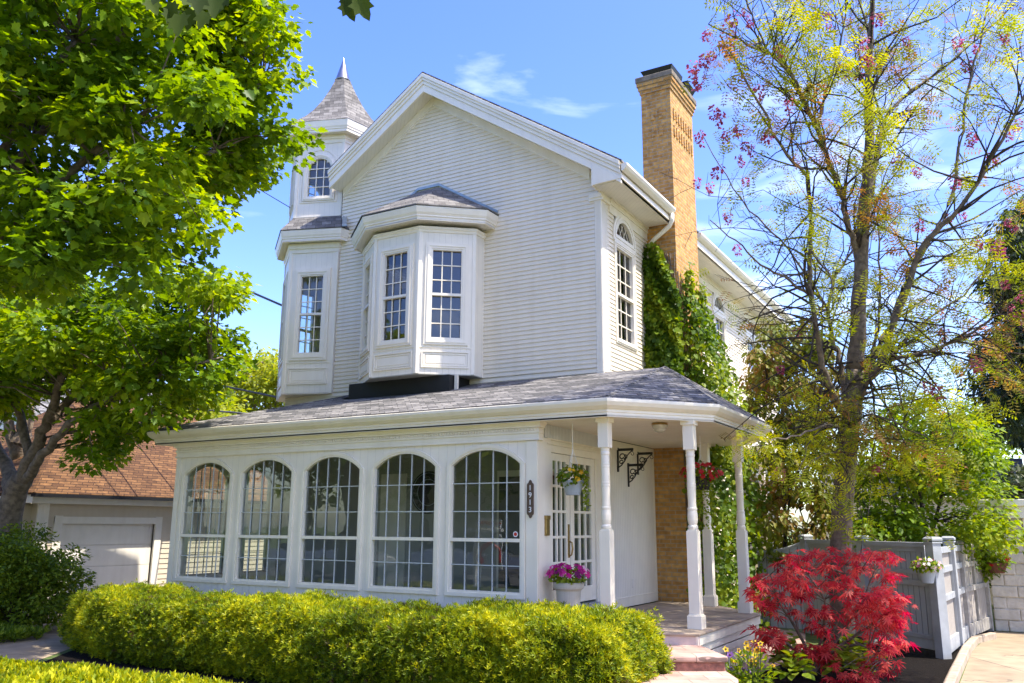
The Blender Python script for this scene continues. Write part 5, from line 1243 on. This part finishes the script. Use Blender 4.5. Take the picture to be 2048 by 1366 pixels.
for k,(u,v) in enumerate(FLW):
    j=np.argmin((uu-u)**2+(vv-v)**2); d=dz[j] if (uu[j]-u)**2+(vv[j]-v)**2<60**2 else 11.3
    p=at(u,v,float(d)); a=k%3
    o=protos[a] if first[a] else protos[a].copy()
    if not first[a]: col.objects.link(o)
    first[a]=False; o.parent=loc; o.location=tuple(p-lb); o.rotation_euler=(rng.normal(0,.3),rng.normal(0,.3),rng.random()*6); s=.65+.55*rng.random(); o.scale=(s,s,s)
# --- red Japanese maple shrub
jm=thing('red_maple','red cut leaf maple shrub in the mulch bed before the grey fence','shrub',(2.95,-.75,GZ))
J=lambda u,v,d:at(u,v,d)
jb=np.array([2.95,-.75,GZ]); dj=10.9
mb=MB(); roots=[]
for tg in ([(1610,1290,10.8),(1560,1210,10.6),(1540,1150,10.5)],[(1640,1280,10.7),(1650,1200,10.6),(1600,1130,10.6)],[(1650,1290,10.9),(1690,1200,11),(1690,1130,11.1)],[(1665,1290,10.8),(1720,1210,10.7),(1750,1140,10.6)],[(1670,1300,10.7),(1740,1250,10.5),(1790,1210,10.4)],[(1660,1310,10.6),(1720,1290,10.3),(1765,1320,10.1)],[(1600,1310,10.6),(1560,1280,10.5),(1530,1270,10.4)]):
    roots+=limb(mb,[jb]+[J(*t) for t in tg],.03,.008,6,3,.008)
polyJ=[(1520,1125),(1570,1100),(1620,1108),(1680,1100),(1740,1100),(1795,1118),(1812,1165),(1812,1190),(1790,1215),(1740,1175),(1700,1190),(1640,1165),(1610,1215),(1560,1225),(1515,1225),(1500,1170)]
polyK=[(1735,1175),(1800,1190),(1815,1240),(1800,1300),(1800,1366),(1740,1366),(1745,1300),(1725,1240)]
polyL=[(1500,1265),(1545,1245),(1560,1275),(1510,1300)]; polyM=[(1585,1300),(1680,1280),(1690,1310),(1620,1325)]; polyN=[(1590,1215),(1660,1220),(1680,1275),(1620,1270)]
polyO=[(1685,1190),(1740,1185),(1735,1260),(1700,1250)]
polyP=[(1660,1330),(1740,1330),(1740,1366),(1650,1366)]
C=np.concatenate([fill(polyJ,70,10.2,11.4),fill(polyK,34,9.9,10.7),fill(polyL,10,10.3,10.6),fill(polyM,12,10.3,10.7),fill(polyN,9,10.2,10.7),fill(polyO,9,10.3,11),fill(polyP,8,9.8,10.2)])
twigs_to(mb,roots,C,.008,4); mb.build('stem','bark',jm,smooth=True)
P,D,Nn=clump_leaves(C,.15,8,.6,.2,1.0,.7); n=len(P)
leaves('foliage',T_palm(7,.095),P,D,Nn,.125*(.55+.75*rng.random(n)),'leaf_red',jm,tint=np.clip(rng.normal(.5,.28,n),0,1))
# --- trees behind the fence
def crown_tree(name,label,polys,base_uv,depth,r0,leafm,tm,size,n_cl,per,crad,bark='bark_dark',flat=.6,droop=.35,ddepth=1.6,group=None,tipn=8):
    b=at(*base_uv,depth); b[2]=GZ; t=thing(name,label,'tree',tuple(b),group=group); mb=MB(); roots=[]
    C=np.concatenate([fill(pl_,int(n_cl*f),depth-ddepth,depth+ddepth) for pl_,f in polys])
    top=C[np.argsort(-C[:,2])[:4]].mean(0); mid=b*.45+top*.55; mid[:2]=b[:2]*.7+top[:2]*.3
    roots+=limb(mb,[b,b*.8+mid*.2,mid,top],r0,r0*.15,9,5)
    for c in C[rng.permutation(len(C))[:tipn]]: 
        s=roots[len(roots)//5+rng.integers(len(roots)//2)]; roots+=limb(mb,[s,(s+c)/2+np.array([0,0,.15]),c],r0*.4,r0*.1,6,3)
    twigs_to(mb,roots,C,.014,4); mb.build('trunk',bark,t,smooth=True)
    P,D,Nn=clump_leaves(C,crad*(.7+.6*rng.random(len(C))),per,flat,.25,.9,droop); k=len(P)
    leaves('crown',tm,P,D,Nn,size*(.6+.7*rng.random(k)),leafm,t,tint=np.clip(.5+.2*np.sin(P[:,0]*2.1+P[:,2]*2.7)+rng.normal(0,.22,k),0,1)); return t
crown_tree('dogwood_tree','round bright green leafy tree leaning over the grey fence',[([(1690,1000),(1720,900),(1740,850),(1790,810),(1830,770),(1880,800),(1900,850),(1945,830),(1965,880),(1990,900),(2010,960),(2020,1010),(2000,1060),(1990,1100),(1950,1130),(1890,1100),(1800,1085),(1700,1085)],.85),([(1905,1070),(2010,1040),(2025,1080),(1985,1130),(1975,1165),(1945,1175),(1915,1120)],.15)],(1850,1100),15.6,.11,'leaf_dog',T_fold(.62),.10,170,95,.34)
crown_tree('magnolia_tree','slender brownish green tree between the house side wall and the flowering tree',[([(1500,700),(1515,650),(1545,640),(1560,680),(1600,650),(1640,660),(1660,730),(1665,830),(1660,960),(1670,1050),(1630,1120),(1590,1140),(1545,1110),(1530,1000),(1500,900),(1490,830),(1510,770)],1)],(1570,1120),16.6,.07,'leaf_mag',T_fold(.5),.13,120,75,.34,droop=1.0,ddepth=1.0)
crown_tree('spruce_tree','tall dark evergreen at the right edge behind the green tree',[([(1985,470),(2010,440),(2100,380),(2300,380),(2300,880),(2060,900),(2010,850),(1975,800),(1965,740),(1985,640),(1990,560)],1)],(2120,1000),24,.3,'leaf_ever',T_quad(.35),.22,330,170,.65,droop=.9,ddepth=2.4)
crown_tree('dark_tree','low dark leafy branch mass between the green tree and the pale blue house',[([(1990,950),(2040,940),(2075,960),(2075,1010),(2020,1020),(1985,990)],1)],(2040,1050),19,.06,'leaf_ever',T_fold(.6),.13,26,80,.35)
crown_tree('far_tree','pale spring green tree far behind the porch roof on the left',[([(430,830),(440,770),(470,730),(510,712),(560,715),(600,740),(640,800),(640,870),(430,870)],1)],(540,1000),42,.35,'leaf_pale',T_quad(.6),.26,110,110,1.0,bark='bark_pale',ddepth=3)
crown_tree('far_tree','bright low tree far behind the garage ridge, left of the porch roof end',[([(330,830),(440,800),(470,850),(440,900),(320,900)],1)],(400,1000),34,.3,'leaf_pale',T_quad(.6),.24,60,90,.9,bark='bark_pale',ddepth=3)
crown_tree('far_tree','bluish green tree seen between the dogwood and the spruce',[([(1900,840),(1960,790),(2010,850),(2020,920),(1950,900)],1)],(1960,1050),34,.25,'leaf_dog',T_quad(.6),.2,40,100,.8,ddepth=2)
# --- overhead cables
def cable(label,pts,r):
    mb=MB(); mb.tube(pts,r,6); o=mb.build('overhead_cable','cable'); return tag(o,label,'cable')
def sag(a,b,s,n=14): 
    a,b=np.array(a),np.array(b); return [a+(b-a)*i/n-np.array([0,0,s*4*(i/n)*(1-i/n)]) for i in range(n+1)]
E1=at(576,616,17.4)
cable('thick cable crossing open sky to the corner turret',sag(at(-300,180,34),E1,.3),.024)
cable('thin wire high beside the top turret window',sag(at(-300,-140,36),at(590,421,17.6),.2),.009)
cable('lower cable in front of the pale far tree, above its twin',sag(at(-300,560,34),at(566,797,17.2),.3),.02)
cable('lowest cable meeting the porch roof over the pale far tree',sag(at(-300,720,34),at(545,832,19),.2),.022)
# ================================================================ across the street: only seen mirrored in the glass
sg=thing('yard_sign','white post real estate sign with red lettering mirrored in the right front window','sign',(-4.6,-8.3,GZ))
mb=MB(); mb.box(-4.65,-4.55,-8.35,-8.25,GZ,1.35); mb.box(-4.85,-3.95,-8.34,-8.26,1.05,1.14); mb.build('post','sign_white',sg,bevel=.004)
mb=MB(); mb.box(-4.53,-3.98,-8.31,-8.29,1.14,1.36); mb.box(-4.53,-3.98,-8.315,-8.285,.35,1.0); mb.build('board','sign_white',sg)
text('COMING SOON',.075,'sign_red',sg,(-4.255,-8.287,1.25),(R(90),0,R(180)))
mb=MB(); pts=[(-4.26+.24*math.cos(R(a)),-8.282,.5+.34*math.sin(R(a))) for a in range(0,181,12)]; mb.tube(pts,.035,6); mb.build('emblem','sign_red',sg)
def car(label,x,y,rz,grp):
    c=thing('parked_car',label,'car',(x,y,GZ),group=grp)
    sec=[(-2.2,.55,.75,.72),(-2.1,.35,.95,.80),(-1.5,.3,1.0,.86),(-1.0,.3,1.05,.88),(0,.3,1.05,.9),(1.0,.3,1.02,.89),(1.6,.3,.95,.86),(2.1,.35,.82,.80),(2.25,.5,.68,.7)]
    mb=MB(); Pp=[]
    for X,z0,z1,h in sec: Pp.append([(x+X,y-h,GZ+z0),(x+X,y-h*1.03,GZ+(z0+z1)/2),(x+X,y-h*.92,GZ+z1),(x+X,y+h*.92,GZ+z1),(x+X,y+h*1.03,GZ+(z0+z1)/2),(x+X,y+h,GZ+z0)])
    for a,b in zip(Pp[:-1],Pp[1:]):
        for j in range(6): mb.poly([a[j],b[j],b[(j+1)%6],a[(j+1)%6]])
    mb.poly(Pp[0]); mb.poly(Pp[-1][::-1]); 
    q=[(-1.75,1.0,.74),(-1.15,1.42,.62),(.2,1.47,.62),(.95,1.02,.74)]
    R4=[[(x+X,y-h,GZ+z_),(x+X,y+h,GZ+z_)] for X,z_,h in q]
    mb.poly([R4[1][0],R4[2][0],R4[2][1],R4[1][1]]); mb.build('body','car_paint',c,smooth=True)
    mb=MB(); mb.poly([R4[0][0],R4[1][0],R4[1][1],R4[0][1]]); mb.poly([R4[2][0],R4[3][0],R4[3][1],R4[2][1]])
    for s in (0,1): mb.poly([R4[0][s],R4[1][s],R4[2][s],R4[3][s]])
    mb.build('window','black',c)
    for X in (-1.35,1.4):
        for s in (-1,1):
            w=MB(); cy=y+s*.78; w.prism([(x+X+.32*math.cos(i*.393),cy-.1,GZ+.33+.32*math.sin(i*.393)) for i in range(16)],(0,.2,0)); wo=w.build('wheel','rubber',c); w=MB(); w.prism([(x+X+.2*math.cos(i*.393),cy-.11,GZ+.33+.2*math.sin(i*.393)) for i in range(16)],(0,.22,0)); w.build('rim','tin',wo)
    for s in (-1,1): w=MB(); w.box(x+2.12,x+2.2,y+s*.55-.18,y+s*.55+.18,GZ+.62,GZ+.76); w.build('headlight','sign_white',c)
    return c
c1=car('silver car parked across the street, mirrored in the middle windows',-15.2,-15.6,0,'cars parked across the street')
c1b=copy_tree(c1,(-9.4,-16.0,GZ),label='second car parked across the street, mirrored in the fourth window')
simple_house('street_house','grey roofed house across the street, mirrored in the front windows',-24,-10,-36,-27,4.2,3.2,'siding','shingle',[(0,3,1,1.2,1.6)])
st=thing('street_tree','leafy tree across the street, mirrored in the upper bay glass','tree',(-8.5,-24,GZ),group='street trees')
mb=MB(); rts=limb(mb,[(-8.5,-24,GZ),(-8.4,-24,2),(-8.5,-23.8,5)],.3,.12,8); C=np.array([-8.5,-24,6.0])+rnd(70)*np.array([2.0,2.0,1.7]); twigs_to(mb,rts,C,.03,4); mb.build('trunk','bark',st,smooth=True)
P,D,Nn=clump_leaves(C,.9,90,.6); leaves('crown',T_fold(.8),P,D,Nn,.26*(.7+.5*rng.random(len(P))),'leaf_maple',st)
for k,(x,y,a,l) in enumerate([(-33,-25,.5,'added leafy tree across the street, blocking sky in the leftmost front window'),(-41,-27,2.6,'added leafy tree farthest left along the street, half hidden by its neighbour'),(-22,-21.5,3.3,'added leafy tree across the street, in front of the grey roofed house'),(-12.5,-22,5.5,'added leafy tree across the street, right of the tree before the grey roofed house'),(-17,-23.5,1,'leafy tree across the street, mirrored left of the silver car'),(-1.5,-24.5,2.2,'leafy tree across the street, right of the mirrored sign'),(-26,-25,4,'leafy tree at the far left end of the street, mirrored in the first window'),(4.5,-25,5,'leafy tree across the street straight behind the viewer')]): copy_tree(st,(x,y,GZ),a,l)  # leading entries are extra trees, added to keep bright sky out of the panes
